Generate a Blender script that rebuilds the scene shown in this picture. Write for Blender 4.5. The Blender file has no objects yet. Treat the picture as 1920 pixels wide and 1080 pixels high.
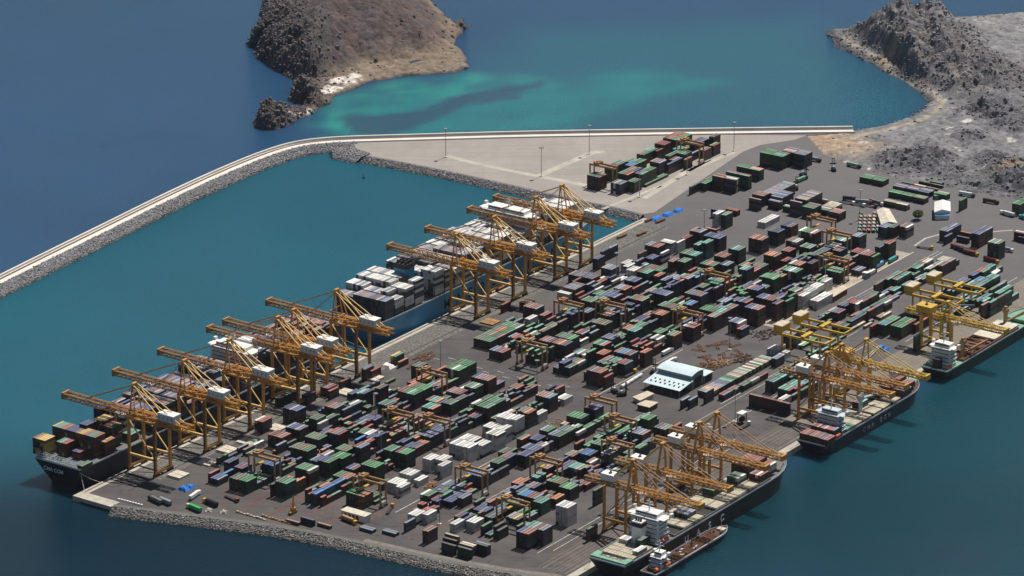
import bpy, bmesh, math, random
import numpy as np
from mathutils import noise as mnoise, Vector

# ------------------------------------------------------------------ camera, sky, sun
scene = bpy.context.scene
C = scene.collection
F_PX, PITCH, CAM_H = 8080.0, math.radians(20), 1255.0
cd = bpy.data.cameras.new("camera"); cam = bpy.data.objects.new("camera", cd); C.objects.link(cam)
cam.location = (0, 0, CAM_H); cam.rotation_euler = (math.radians(70), 0, 0)
cd.sensor_width = 36.0; cd.lens = 36.0 * F_PX / 1920.0
cd.clip_start = 10.0; cd.clip_end = 40000.0
scene.camera = cam
SUN_EL, SUN_AZ = math.radians(62), math.radians(37.5)      # azimuth clockwise from +Y
w = bpy.data.worlds.new("World"); scene.world = w; w.use_nodes = True
nt = w.node_tree; bg = nt.nodes["Background"]
sky = nt.nodes.new("ShaderNodeTexSky"); sky.sky_type = 'NISHITA'; sky.sun_disc = False
sky.sun_elevation = SUN_EL; sky.sun_rotation = SUN_AZ; sky.altitude = 1300; sky.dust_density = 0.4
nt.links.new(sky.outputs[0], bg.inputs[0]); bg.inputs[1].default_value = 0.05
sl = bpy.data.lights.new("sun", 'SUN'); sun = bpy.data.objects.new("sun", sl); C.objects.link(sun)
sl.energy = 5.0; sl.angle = math.radians(0.5); sl.color = (1.0, 0.95, 0.88)
sd = Vector((math.sin(SUN_AZ) * math.cos(SUN_EL), math.cos(SUN_AZ) * math.cos(SUN_EL), math.sin(SUN_EL)))
sun.rotation_euler = sd.to_track_quat('Z', 'Y').to_euler(); sun.location = (0, 3000, 2500)
scene.view_settings.view_transform = 'Standard'; scene.view_settings.look = 'None'
scene.view_settings.exposure = -0.03; scene.view_settings.gamma = 1.0

# ------------------------------------------------------------------ site survey helpers
# The terminal grid: a runs along the quays (away from the viewer), b runs across from the west quay edge, metres.
def G(px, py, z=4.0):
    """ground point seen at photo pixel (1920x1080) on the level z"""
    x = (px - 960) / F_PX; y = (py - 540) / F_PX
    d = (x, math.cos(PITCH) - y * math.sin(PITCH), -math.sin(PITCH) - y * math.cos(PITCH))
    t = (z - CAM_H) / d[2]
    return np.array([d[0] * t, d[1] * t, z])
def pxs(p):
    X, Y, Z = p; Z = Z - CAM_H
    zc = Y * math.cos(PITCH) - Z * math.sin(PITCH)
    return F_PX / zc
O = G(141, 929)
AZ = math.radians(35)
U = np.array([math.sin(AZ), math.cos(AZ)]); V = np.array([math.cos(AZ), -math.sin(AZ)])
ROT = math.radians(55)
def ab(px, py, z=4.0):
    d = (G(px, py, z) - O)[:2]; return float(d @ U), float(d @ V)
def W(a, b, z=4.0):
    p = O[:2] + a * U + b * V; return (float(p[0]), float(p[1]), z)
rnd = random.Random(7)

# ------------------------------------------------------------------ mesh helpers
class MB:
    def __init__(s): s.v = []; s.f = []; s.c = []; s.col = None
    def add(s, vs, fs):
        o = len(s.v); s.v += [tuple(p) for p in vs]
        for f in fs:
            s.f.append(tuple(i + o for i in f)); s.c.append(s.col)
        return s
    def box(s, x0, x1, y0, y1, z0, z1):
        return s.add([(x0,y0,z0),(x1,y0,z0),(x1,y1,z0),(x0,y1,z0),(x0,y0,z1),(x1,y0,z1),(x1,y1,z1),(x0,y1,z1)],
                     [(3,2,1,0),(4,5,6,7),(0,1,5,4),(1,2,6,5),(2,3,7,6),(3,0,4,7)])
    def bar(s, p, q, w=0.5, h=None):
        h = w if h is None else h
        p = Vector(p); q = Vector(q); d = (q - p)
        if d.length < 1e-4: return s
        d.normalize(); up = Vector((0,0,1)) if abs(d.z) < 0.95 else Vector((1,0,0))
        sx = d.cross(up).normalized(); sy = sx.cross(d).normalized()
        sx *= w / 2; sy *= h / 2
        vs = [p-sx-sy, p+sx-sy, p+sx+sy, p-sx+sy, q-sx-sy, q+sx-sy, q+sx+sy, q-sx+sy]
        return s.add(vs, [(3,2,1,0),(4,5,6,7),(0,1,5,4),(1,2,6,5),(2,3,7,6),(3,0,4,7)])
    def prism(s, poly, z0, z1):
        n = len(poly)
        vs = [(x,y,z0) for x,y in poly] + [(x,y,z1) for x,y in poly]
        fs = [tuple(range(n-1,-1,-1)), tuple(range(n,2*n))] + [(i,(i+1)%n,n+(i+1)%n,n+i) for i in range(n)]
        return s.add(vs, fs)
    def cyl(s, p, q, r, n=10, r2=None):
        r2 = r if r2 is None else r2
        p = Vector(p); q = Vector(q); d = (q-p).normalized()
        up = Vector((0,0,1)) if abs(d.z) < 0.9 else Vector((1,0,0))
        sx = d.cross(up).normalized(); sy = sx.cross(d)
        vs = []
        for c, rr in ((p,r),(q,r2)):
            for i in range(n):
                t = 2*math.pi*i/n; vs.append(c + sx*(rr*math.cos(t)) + sy*(rr*math.sin(t)))
        return s.add(vs, [tuple(range(n-1,-1,-1)), tuple(range(n,2*n))] + [(i,(i+1)%n,n+(i+1)%n,n+i) for i in range(n)])
    def truss(s, p, q, w, h, n, t=0.45):
        """square lattice beam from p to q (bottom centre line), width w, height h, n panels"""
        p = Vector(p); q = Vector(q); d = (q-p).normalized()
        sx = d.cross(Vector((0,0,1))).normalized()*(w/2); up = Vector((0,0,h))
        for o in (-sx, sx, -sx+up, sx+up): s.bar(p+o, q+o, t*1.25)
        for i in range(n):
            A = p+(q-p)*(i/n); B = p+(q-p)*((i+1)/n)
            if i % 2: A2, B2 = B, A
            else: A2, B2 = A, B
            s.bar(A2-sx, B2-sx+up, t); s.bar(A2+sx, B2+sx+up, t)
            s.bar(A2-sx+up, B2+sx+up, t*.8); s.bar(A-sx+up, A+sx+up, t*.8); s.bar(A-sx, A+sx, t*.8)
            s.bar(A-sx, A-sx+up, t); s.bar(A+sx, A+sx+up, t)
        return s
    def mesh(s, name, mats):
        m = bpy.data.meshes.new(name); m.from_pydata(s.v, [], s.f)
        for k in (mats if isinstance(mats, (list, tuple)) else [mats]): m.materials.append(k)
        if any(c is not None for c in s.c):
            at = m.color_attributes.new("tint", 'FLOAT_COLOR', 'CORNER')
            arr = np.ones((len(m.loops), 4), np.float32); i = 0
            for f, c in zip(s.f, s.c):
                arr[i:i+len(f), :3] = c if c is not None else (.3,.3,.3); i += len(f)
            at.data.foreach_set("color", arr.ravel())
        m.update(); return m
def link(name, mesh, parent=None):
    o = bpy.data.objects.new(name, mesh); C.objects.link(o)
    if parent is not None: o.parent = parent
    return o
def part(name, mb, mat, parent, label=None):
    o = link(name, mb.mesh(name, mat), parent)
    if label: o["label"] = label
    return o
def tag(o, label, cat, group=None):
    o["label"] = label; o["category"] = cat
    if group: o["group"] = group
    return o
def thing(name, label, cat, loc=(0,0,0), rz=ROT, group=None):
    o = bpy.data.objects.new(name, None); C.objects.link(o); o.empty_display_size = 1.0
    o.location = loc; o.rotation_euler = (0,0,rz)
    return tag(o, label, cat, group)
def struct(name, mesh):
    o = link(name, mesh); o["kind"] = "structure"; return o
def stuff(name, mesh):
    o = link(name, mesh); o["kind"] = "stuff"; return o
def copy_tree(o, parent=None):
    c = o.copy(); C.objects.link(c)
    if parent is not None: c.parent = parent
    for ch in list(o.children): copy_tree(ch, c)
    return c
def place(o, a, b, z=4.0, rz=ROT):
    o.location = W(a, b, z); o.rotation_euler = (0,0,rz); return o

# ------------------------------------------------------------------ materials
def mat(name, col, rough=0.6, spec=0.3, metal=0.0, var=0.0, scale=0.3, bump=0.0, bscale=1.0, attr=None, objcol=False, coords='Object'):
    m = bpy.data.materials.new(name); m.use_nodes = True; n = m.node_tree.nodes; l = m.node_tree.links
    p = n["Principled BSDF"]; p.inputs["Roughness"].default_value = rough
    p.inputs["Specular IOR Level"].default_value = spec; p.inputs["Metallic"].default_value = metal
    src = None
    if attr: a = n.new("ShaderNodeAttribute"); a.attribute_name = attr; src = a.outputs["Color"]
    elif objcol: a = n.new("ShaderNodeObjectInfo"); src = a.outputs["Color"]
    else: r = n.new("ShaderNodeRGB"); r.outputs[0].default_value = (*col, 1); src = r.outputs[0]
    tc = n.new("ShaderNodeNewGeometry") if coords == 'World' else n.new("ShaderNodeTexCoord")
    cs = tc.outputs["Position"] if coords == 'World' else tc.outputs["Object"]
    if var > 0:
        t = n.new("ShaderNodeTexNoise"); t.inputs["Scale"].default_value = scale; t.inputs["Detail"].default_value = 8
        t.inputs["Roughness"].default_value = 0.65
        l.new(cs, t.inputs["Vector"])
        r = n.new("ShaderNodeMapRange"); r.inputs[1].default_value = 0.3; r.inputs[2].default_value = 0.7
        r.inputs[3].default_value = 1 - var; r.inputs[4].default_value = 1 + var
        l.new(t.outputs["Fac"], r.inputs[0])
        mx = n.new("ShaderNodeVectorMath"); mx.operation = 'SCALE'
        l.new(src, mx.inputs[0]); l.new(r.outputs[0], mx.inputs["Scale"]); src = mx.outputs[0]
    l.new(src, p.inputs["Base Color"])
    if bump > 0:
        t2 = n.new("ShaderNodeTexNoise"); t2.inputs["Scale"].default_value = bscale; t2.inputs["Detail"].default_value = 8
        l.new(cs, t2.inputs["Vector"])
        b = n.new("ShaderNodeBump"); b.inputs["Strength"].default_value = bump; b.inputs["Distance"].default_value = 1.0
        l.new(t2.outputs["Fac"], b.inputs["Height"]); l.new(b.outputs[0], p.inputs["Normal"])
    return m
M = {}
M['orange'] = mat("crane_orange_paint", (.53,.26,.055), .5, .35, var=.22, scale=.25)
M['orange_dull'] = mat("weathered_orange_paint", (.38,.215,.095), .55, .3, var=.25, scale=.3)
M['stay'] = mat("pale_orange_paint", (.70,.46,.16), .5, .3, var=.1)
M['yellow'] = mat("yellow_crane_paint", (.60,.38,.05), .5, .35, var=.2, scale=.25)
M['dark'] = mat("dark_steel", (.035,.03,.03), .6, .3, var=.2)
M['rust'] = mat("rusty_steel", (.20,.095,.05), .8, .2, var=.45, scale=.8)
M['white'] = mat("white_paint", (.78,.77,.73), .5, .3, var=.1, scale=.4)
M['cream'] = mat("cream_painted_panel", (.62,.56,.45), .65, .25, var=.25, scale=.35)
M['beige'] = mat("beige_roofing", (.58,.49,.38), .7, .2, var=.2, scale=.2)
M['glass'] = mat("dark_window_glass", (.02,.025,.03), .15, .5)
M['cyanroof'] = mat("pale_cyan_sheet_roof", (.62,.75,.76), .45, .4, var=.12, scale=.2)
M['greywall'] = mat("grey_sheet_wall", (.22,.27,.30), .6, .3, var=.15)
M['navyhull'] = mat("navy_hull_paint", (.012,.014,.03), .45, .4, var=.3, scale=.1)
M['blackhull'] = mat("black_hull_paint", (.014,.014,.014), .5, .4, var=.3, scale=.1)
M['greenhull'] = mat("dark_green_hull_paint", (.02,.045,.03), .5, .4, var=.3, scale=.1)
M['bluehull'] = mat("bright_blue_hull_paint", (.045,.24,.40), .4, .4, var=.1, scale=.05)
M['redhull'] = mat("red_antifouling", (.16,.03,.025), .6, .3, var=.3, scale=.2)
M['deckgreen'] = mat("green_deck_paint", (.20,.38,.27), .7, .2, var=.25, scale=.2)
M['deckred'] = mat("rusty_red_deck", (.10,.052,.042), .75, .2, var=.35, scale=.2)
M['deckgrey'] = mat("grey_deck_paint", (.16,.16,.15), .7, .2, var=.3, scale=.25)
M['hatch'] = mat("sand_hatch_paint", (.46,.41,.31), .7, .2, var=.25, scale=.25)
M['lightgrey'] = mat("light_grey_paint", (.55,.60,.62), .5, .3, var=.15, scale=.3)
M['letterdim'] = mat('worn_white_lettering', (.42,.42,.43), .6, .2)
M['letterwhite'] = mat("white_lettering", (.8,.8,.8), .6, .2)
M['letterblack'] = mat("black_lettering", (.012,.012,.012), .6, .2)
M['tarp'] = mat("blue_tarpaulin", (.03,.20,.62), .5, .3, var=.2, scale=.5, bump=.5, bscale=1.5)
M['brightgreen'] = mat("bright_green_paint", (.04,.42,.10), .5, .3, var=.1)
M['pole'] = mat("galvanised_steel", (.30,.30,.30), .5, .4, metal=.3)
M['whitepole'] = mat("white_mast_paint", (.68,.68,.68), .5, .3)
M['tyre'] = mat("tyre_rubber", (.02,.02,.02), .8, .2)
M['ctn'] = mat("shaded_container_paint", (1,1,1), .55, .3, var=.22, scale=.35, objcol=True)
M['ctnroof'] = mat('dusty_container_roof', (1,1,1), .7, .2, var=.25, scale=.35, objcol=True)
M['ctnwhite'] = mat('shaded_white_container_side', (.50,.49,.47), .6, .2, var=.15, scale=.35)  # white sides greyed in colour to stand for shade
M['ctnmass'] = mat("container_paint_mass", (1,1,1), .55, .3, var=.22, scale=.25, attr="tint")
M['rock'] = mat("grey_rubble_rock", (.26,.25,.24), .9, .15, attr="tint", var=.25, scale=.6)
M['leaf'] = mat("olive_foliage", (.09,.11,.04), .8, .2, var=.4, scale=2)
M['bark'] = mat("bark", (.12,.09,.06), .9, .1)
M['lifeboat'] = mat("orange_lifeboat", (.75,.16,.05), .5, .3)
M['blue'] = mat("blue_cab_paint", (.04,.10,.34), .5, .3)
M['red'] = mat("red_cab_paint", (.22,.045,.04), .5, .3)
M['teal'] = mat("teal_trailer_paint", (.05,.36,.34), .5, .3, var=.1)
M['azure'] = mat("azure_sheet", (.12,.42,.72), .5, .3, var=.1)

# ------------------------------------------------------------------ setting: sea, land, breakwater, island
def gpoly(pts, z=0.0): return np.array([G(x, y, z)[:2] for x, y in pts])
def sdist(P, poly):
    """signed distance of points (n,2) to polygon, positive inside"""
    n = len(poly); d = np.full(len(P), 1e9); ins = np.zeros(len(P), bool)
    for i in range(n):
        A = poly[i]; B = poly[(i+1) % n]; e = B - A; L = max(float(e @ e), 1e-9)
        t = np.clip(((P - A) @ e) / L, 0, 1); q = A + t[:,None] * e
        d = np.minimum(d, np.hypot(*(P - q).T))
        c = ((A[1] > P[:,1]) != (B[1] > P[:,1]))
        with np.errstate(divide='ignore', invalid='ignore'):
            xi = A[0] + (P[:,1]-A[1]) / (B[1]-A[1] if B[1] != A[1] else 1e-9) * e[0]
        ins ^= c & (P[:,0] < xi)
    return np.where(ins, d, -d)
def pldist(P, line):
    d = np.full(len(P), 1e9)
    for A, B in zip(line[:-1], line[1:]):
        e = B - A; L = max(float(e @ e), 1e-9); t = np.clip(((P - A) @ e) / L, 0, 1)
        d = np.minimum(d, np.hypot(*(P - (A + t[:,None]*e)).T))
    return d
def sstep(x, a, b):
    t = np.clip((x - a) / (b - a), 0, 1); return t*t*(3-2*t)
def fbm(P, sc, oct=5, seed=0.0):
    return np.array([mnoise.fractal(Vector((x*sc+seed, y*sc-seed, seed)), 1.0, 2.0, oct) for x, y in P])
def ridged(P, sc, oct=5, seed=0.0):
    return np.array([mnoise.ridged_multi_fractal(Vector((x*sc+seed, y*sc+seed, seed)), 1.0, 2.1, oct, 1.0, 2.0) for x, y in P])
def gridmesh(name, xs, ys, zs, m, cols=None, keep=None, smooth=True):
    nx, ny = len(xs), len(ys)
    X, Y = np.meshgrid(xs, ys); v = np.column_stack([X.ravel(), Y.ravel(), zs])
    i = np.arange(nx*ny).reshape(ny, nx)
    f = np.column_stack([i[:-1,:-1].ravel(), i[:-1,1:].ravel(), i[1:,1:].ravel(), i[1:,:-1].ravel()])
    if keep is not None: f = f[keep[f].any(axis=1)]
    me = bpy.data.meshes.new(name); me.from_pydata(v.tolist(), [], f.tolist()); me.materials.append(m)
    if cols is not None:
        at = me.color_attributes.new("tint", 'FLOAT_COLOR', 'POINT')
        at.data.foreach_set("color", np.column_stack([cols, np.ones(len(cols))]).astype(np.float32).ravel())
    me.polygons.foreach_set("use_smooth", np.full(len(me.polygons), smooth, bool))
    return me

SHORE_ISL = [(505,-10),(487,10),(492,40),(470,75),(457,82),(466,102),(498,128),(545,150),(552,162),(540,176),(545,196),(522,202),(494,212),(480,230),(490,243),(520,246),(545,232),(580,218),(606,206),(640,180),(690,158),(745,147),(800,142),(860,137),(888,126),(886,108),(862,80),(875,52),(860,40),(842,30),(815,0),(800,-60),(740,-130),(640,-160),(540,-130),(490,-60)]
HILL_ISL = [(503,-10),(488,30),(485,60),(468,86),(500,122),(560,150),(600,152),(632,142),(680,124),(760,112),(830,98),(850,80),(846,50),(830,30),(800,0),(770,-60),(720,-120),(640,-150),(540,-130),(490,-60)]
LAND = [(1440,330),(1470,240),(1602,245),(1640,238),(1690,222),(1718,206),(1728,188),(1705,166),(1655,138),(1612,114),(1562,92),(1537,64),(1544,52),(1580,58),(1625,40),(1668,22),(1690,8),(1720,16),(1790,32),(1850,29),(1920,24),(2100,12),(2300,5),(2400,300),(2400,900),(2000,700),(1500,520)]
isl = gpoly(SHORE_ISL); hil = gpoly(HILL_ISL); land = gpoly(LAND)

# --- sea: real colour differences of the water (deep open sea, harbour basin, sandy shallows, reef)
def seg(a, b, s): return np.arange(a, b, s)
xs = np.concatenate([[-6000,-3000,-1500], seg(-900, 900, 8), [1500,3000,6000]]); ys = np.concatenate([[500,1500,2300], seg(2700, 4800, 9), [5500,8000,14000]])
X, Y = np.meshgrid(xs, ys); P = np.column_stack([X.ravel(), Y.ravel()])
Pn = P + 24*np.column_stack([fbm(P,.012,6,3.1), fbm(P,.012,6,7.7)]); mot = fbm(P,.022,5,12.)
OUTER = gpoly([(-800,900),(0,520),(200,420),(400,322),(520,275),(610,256),(800,252),(1100,246),(1400,242),(1620,236),(1620,600),(900,1300),(-800,1500)])
basin = sstep(sdist(P, OUTER), -6, 6)
TEAL = gpoly([(596,232),(640,190),(700,166),(760,150),(860,141),(960,148),(1060,160),(1180,130),(1300,140),(1360,160),(1200,200),(1060,240),(900,252),(700,252),(640,248)])
REEF = gpoly([(632,222),(650,212),(760,206),(840,180),(950,158),(1010,158),(960,185),(850,210),(790,238),(720,250),(670,246)])
teal = np.clip(sstep(sdist(Pn, TEAL), -26, 22)*(.85+.55*mot),0,1); reef = sstep(sdist(Pn, REEF)+9*mot, -6, 6)
bright = np.clip(teal * sstep(-sdist(Pn, isl), 120, 5)*(.75+.8*mot),0,1)
cove = sstep(sdist(P, gpoly([(1000,60),(1500,40),(1560,90),(1740,180),(1720,230),(1600,250),(700,262),(640,240),(900,130)])), -60, 60)
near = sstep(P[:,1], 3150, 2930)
deep = np.array([.018,.066,.138]); bas = np.array([.010,.096,.134]); cv = np.array([.018,.105,.150]); te = np.array([.016,.20,.20]); br = np.array([.03,.31,.26]); rf = np.array([.026,.075,.115]); nr = np.array([.002,.018,.030])
def lerp(a, b, t): return a + (b - a) * t[:,None]
colr = np.tile(deep, (len(P),1))
colr = lerp(colr, bas, basin); colr = lerp(colr, cv, cove*(1-basin)); colr = lerp(colr, te, teal*.7*(1-basin)); colr = lerp(colr, br, bright*.75*(1-basin)); colr = lerp(colr, rf, reef*.9*(1-basin))
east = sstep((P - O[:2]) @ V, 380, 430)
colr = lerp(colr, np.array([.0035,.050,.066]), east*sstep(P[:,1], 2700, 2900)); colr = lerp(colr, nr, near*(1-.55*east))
colr *= (1 + .10*fbm(P,.006,4,1.3))[:,None]
mw = mat("sea_water", (0,0,0), .16, .32, attr="tint")
n = mw.node_tree.nodes; l = mw.node_tree.links
geo = n.new("ShaderNodeNewGeometry"); mp = n.new("ShaderNodeMapping"); mp.inputs["Scale"].default_value = (.09,.15,.1); mp.inputs["Rotation"].default_value = (0,0,.25)
l.new(geo.outputs["Position"], mp.inputs[0]); tn = n.new("ShaderNodeTexNoise"); tn.inputs["Scale"].default_value = 3.2; tn.inputs["Detail"].default_value = 9; tn.inputs["Roughness"].default_value = .68
l.new(mp.outputs[0], tn.inputs["Vector"]); bp = n.new("ShaderNodeBump"); bp.inputs["Strength"].default_value = .55; bp.inputs["Distance"].default_value = 1.6
t3 = n.new("ShaderNodeTexNoise"); t3.inputs["Scale"].default_value = .16; t3.inputs["Detail"].default_value = 5; l.new(mp.outputs[0], t3.inputs["Vector"])
r3 = n.new("ShaderNodeMapRange"); r3.inputs[1].default_value = .35; r3.inputs[2].default_value = .68; r3.inputs[3].default_value = .42; r3.inputs[4].default_value = .47; l.new(t3.outputs["Fac"], r3.inputs[0]); l.new(r3.outputs[0], bp.inputs["Strength"])
l.new(tn.outputs["Fac"], bp.inputs["Height"]); l.new(bp.outputs[0], n["Principled BSDF"].inputs["Normal"])
pw = mw.node_tree.nodes["Principled BSDF"]; pw.subsurface_method = 'BURLEY'; pw.inputs["Subsurface Weight"].default_value = .85; pw.inputs["Subsurface Radius"].default_value = (.4,1,1); pw.inputs["Subsurface Scale"].default_value = 14
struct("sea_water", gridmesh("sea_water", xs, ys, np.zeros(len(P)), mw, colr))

# --- terminal slab (asphalt), pale reclaimed lot, quay edges
ROCKEDGE = [(2,2),(1,36),(14,75),(30,125),(44,170),(52,230),(58,290),(68,345),(80,384)]    # (a,b) top of the riprap along the open end
def AB(pts, z): return [(W(a,b)[0], W(a,b)[1]) for a,b in pts]
landedge = [ab(x,y) for x,y in [(2150,420),(1990,385),(1920,376),(1850,366),(1780,352),(1740,343),(1680,334),(1610,316),(1545,290),(1512,254),(1604,247)]]
INNER = [(662,268),(668,282),(690,292),(760,305),(860,325),(960,347),(1060,370),(1150,388),(1207,402)]
innerab = [ab(x,y) for x,y in INNER]
slab = ROCKEDGE + [(80,391),(1018,391)] + landedge + [(1098,22.5)] + innerab + [(776,0)]
masph = mat("yard_asphalt", (.092,.084,.082), .85, .2, attr=None, coords='World', var=.20, scale=.035)
n = masph.node_tree.nodes; l = masph.node_tree.links; p = n["Principled BSDF"]
# grid frame in the material: world position rotated into a/b
def abnodes(n, l, scale):
    g = n.new("ShaderNodeNewGeometry"); mp = n.new("ShaderNodeMapping"); mp.vector_type = 'POINT'
    mp.inputs["Rotation"].default_value = (0,0,-ROT); mp.inputs["Scale"].default_value = scale
    l.new(g.outputs["Position"], mp.inputs[0]); return mp.outputs[0]
def overlay(m, scale, nscale, lo, hi, col, fac):
    n = m.node_tree.nodes; l = m.node_tree.links; p = n["Principled BSDF"]
    src = p.inputs["Base Color"].links[0].from_socket
    t = n.new("ShaderNodeTexNoise"); t.inputs["Scale"].default_value = nscale; t.inputs["Detail"].default_value = 7; t.inputs["Roughness"].default_value=.7
    l.new(abnodes(n, l, scale), t.inputs["Vector"])
    r = n.new("ShaderNodeMapRange"); r.inputs[1].default_value = lo; r.inputs[2].default_value = hi; r.inputs[4].default_value = fac
    l.new(t.outputs["Fac"], r.inputs[0]); mx = n.new("ShaderNodeMix"); mx.data_type = 'RGBA'
    l.new(r.outputs[0], mx.inputs[0]); l.new(src, mx.inputs[6]); mx.inputs[7].default_value = (*col,1); l.new(mx.outputs[2], p.inputs["Base Color"])
overlay(masph, (.03,.9,1), .30, .52, .72, (.045,.04,.038), .75)     # tyre-darkened streaks along the lanes
overlay(masph, (.05,.05,1), .5, .55, .75, (.15,.125,.10), .5)        # dusty patches
overlay(masph, (.012,.02,1), 1.0, .47, .60, (.125,.115,.108), .55); overlay(masph, (.16,.16,1), .6, .60, .68, (.04,.036,.034), .7); overlay(masph, (.02,1.6,1), .35, .62, .7, (.16,.145,.13), .5)
# distance haze painted into the asphalt colour, paler towards the far yard
n = masph.node_tree.nodes; l = masph.node_tree.links; p = n["Principled BSDF"]; src = p.inputs["Base Color"].links[0].from_socket
sx = n.new("ShaderNodeSeparateXYZ"); l.new(abnodes(n,l,(1,1,1)), sx.inputs[0]); dr_ = n.new("ShaderNodeMapRange")
a_off = float(O[:2] @ U); dr_.inputs[1].default_value = a_off+420; dr_.inputs[2].default_value = a_off+980; dr_.inputs[4].default_value = .62
l.new(sx.outputs[0], dr_.inputs[0]); mx = n.new("ShaderNodeMix"); mx.data_type='RGBA'; l.new(dr_.outputs[0], mx.inputs[0]); l.new(src, mx.inputs[6]); mx.inputs[7].default_value=(.175,.165,.17,1); l.new(mx.outputs[2], p.inputs["Base Color"])
struct("terminal_ground", MB().prism(AB(slab,4), -4, 4.0).mesh("terminal_ground", masph))
mlot = mat("pale_compacted_ground", (.335,.302,.272), .9, .15, coords='World', var=.12, scale=.02)
overlay(mlot, (.25,.02,1), .5, .5, .7, (.30,.27,.245), .7); overlay(mlot, (.04,.04,1), .6, .58, .75, (.41,.37,.32), .6)
lot = [ab(x,y) for x,y in [(676,266),(800,263),(1000,258),(1300,252),(1512,254),(1490,262),(1425,272),(1392,285),(1227,398),(1208,401)]] 
lot += [(a+.3,b) for a,b in innerab[::-1]]
overlay(mlot, (.006,.22,1), 1.0, .5, .62, (.27,.245,.22), .5); overlay(mlot, (.3,.3,1), .5, .6, .7, (.24,.22,.20), .5)
struct("reclaimed_ground", MB().prism(AB(lot,4), 3.5, 4.04).mesh("reclaimed_ground", mlot))
mtrack = mat("pale_worn_track", (.45,.415,.36), .9, .1, coords='World', var=.2, scale=.08)
def strip(name, pts, w_, z, m):
    mb = MB(); L = [Vector((*q, 0)) for q in pts]
    for i, (A, B) in enumerate(zip(L[:-1], L[1:])):
        d = (B-A).normalized(); s = Vector((-d.y, d.x, 0))*(w_/2)
        zz = z + .012*(i % 2); ext = d*(w_*.2)
        A = A-ext if i else A; B = B+ext
        mb.add([(A-s)[:2]+(zz,), (B-s)[:2]+(zz,), (B+s)[:2]+(zz,), (A+s)[:2]+(zz,)], [(0,1,2,3)])
    return struct(name, mb.mesh(name, m))
def pix(pts): return [tuple(G(x,y)[:2]) for x,y in pts]
strip("worn_track", pix([(838,292),(890,306),(1000,329),(1060,340),(1130,354)]), 7, 4.07, mtrack)
strip("worn_track", pix([(1010,330),(1060,308),(1112,286),(1130,284)]), 8, 4.10, mtrack)
strip("worn_track", pix([(1208,372),(1290,320),(1375,286)]), 6, 4.07, mtrack)
strip("worn_track", pix([(1130,392),(1240,348),(1330,300)]), 4, 4.07, mtrack)
# quay edge concrete, apron paving, rails
mconc = mat("quay_concrete", (.46,.42,.35), .85, .15, coords='World', var=.22, scale=.15)
mapron = mat("speckled_apron_paving", (.185,.172,.155), .85, .15, coords='World', var=.18, scale=.1)
n = mapron.node_tree.nodes; l = mapron.node_tree.links; p = n["Principled BSDF"]; src = p.inputs["Base Color"].links[0].from_socket
vo = n.new("ShaderNodeTexVoronoi"); vo.inputs["Scale"].default_value = 1.0; vo.feature='DISTANCE_TO_EDGE'; l.new(abnodes(n,l,(.28,.28,1)), vo.inputs["Vector"])
r = n.new("ShaderNodeMapRange"); r.inputs[1].default_value=.02; r.inputs[2].default_value=.16; r.inputs[3].default_value=1; r.inputs[4].default_value=0; l.new(vo.outputs["Distance"], r.inputs[0])
mx = n.new("ShaderNodeMix"); mx.data_type='RGBA'; l.new(r.outputs[0], mx.inputs[0]); l.new(src, mx.inputs[6]); mx.inputs[7].default_value=(.105,.10,.092,1); l.new(mx.outputs[2], p.inputs["Base Color"])
def sheet(name, a0, a1, b0, b1, z, m, z0=3.6):
    return struct(name, MB().prism(AB([(a0,b0),(a1,b0),(a1,b1),(a0,b1)][::-1],0), z0, z).mesh(name, m))
sheet("quay_edge", -1.5, 776, -1.2, 5.5, 4.12, mconc, -3)
sheet("quay_apron", 60, 770, 5.5, 33, 4.05, mapron)
sheet("quay_edge", -1.5, 9, 5.5, 36, 4.12, mconc, 1)
sheet("quay_edge", 82, 1050, 386, 392.4, 4.12, mconc, -3)
mtan = mat("tan_striped_apron", (.27,.235,.19), .85, .15, coords='World', var=.2, scale=.12)
n = mtan.node_tree.nodes; l = mtan.node_tree.links; p = n["Principled BSDF"]; src = p.inputs["Base Color"].links[0].from_socket
wv = n.new("ShaderNodeTexWave"); wv.bands_direction='Y'; wv.inputs["Scale"].default_value=.55; wv.inputs["Distortion"].default_value=1.2; wv.inputs["Detail"].default_value=3; l.new(abnodes(n,l,(.06,1,1)), wv.inputs["Vector"])
mx = n.new("ShaderNodeMix"); mx.data_type='RGBA'; mr=n.new("ShaderNodeMapRange"); mr.inputs[1].default_value=.45; mr.inputs[2].default_value=.9; mr.inputs[4].default_value=.75; l.new(wv.outputs["Fac"], mr.inputs[0]); l.new(mr.outputs[0], mx.inputs[0]); l.new(src, mx.inputs[6]); mx.inputs[7].default_value=(.09,.08,.072,1); l.new(mx.outputs[2], p.inputs["Base Color"])
sheet("quay_apron", 430, 1050, 352, 386, 4.05, mtan)
sheet("quay_apron", 100, 430, 356, 386, 4.05, mat("dark_railed_apron", (.115,.10,.09), .85, .15, coords='World', var=.25, scale=.1))
def lines(name, spec, z, m):
    mb = MB()
    for a0,a1,b0,b1 in spec: mb.prism(AB([(a0,b0),(a1,b0),(a1,b1),(a0,b1)][::-1],0), 3.8, z)
    return struct(name, mb.mesh(name, m))
mrail = mat("polished_rail_and_groove", (.06,.055,.05), .7, .3); mpale = mat("pale_rail_bed", (.20,.18,.155), .85, .15, coords='World', var=.25, scale=.2)
lines("rail_bed", [(10,770,.9,2.1),(30,770,26.6,27.8)], 4.16, mrail)
lines("rail_bed", [(90,1050,382.4,383.6),(90,1050,363.4,364.4),(90,1050,372.2,372.8),(90,1050,375.2,375.8),(90,1050,378,378.6),(90,1050,360,360.5),(90,1050,368.4,368.9)], 4.13, mpale)
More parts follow.
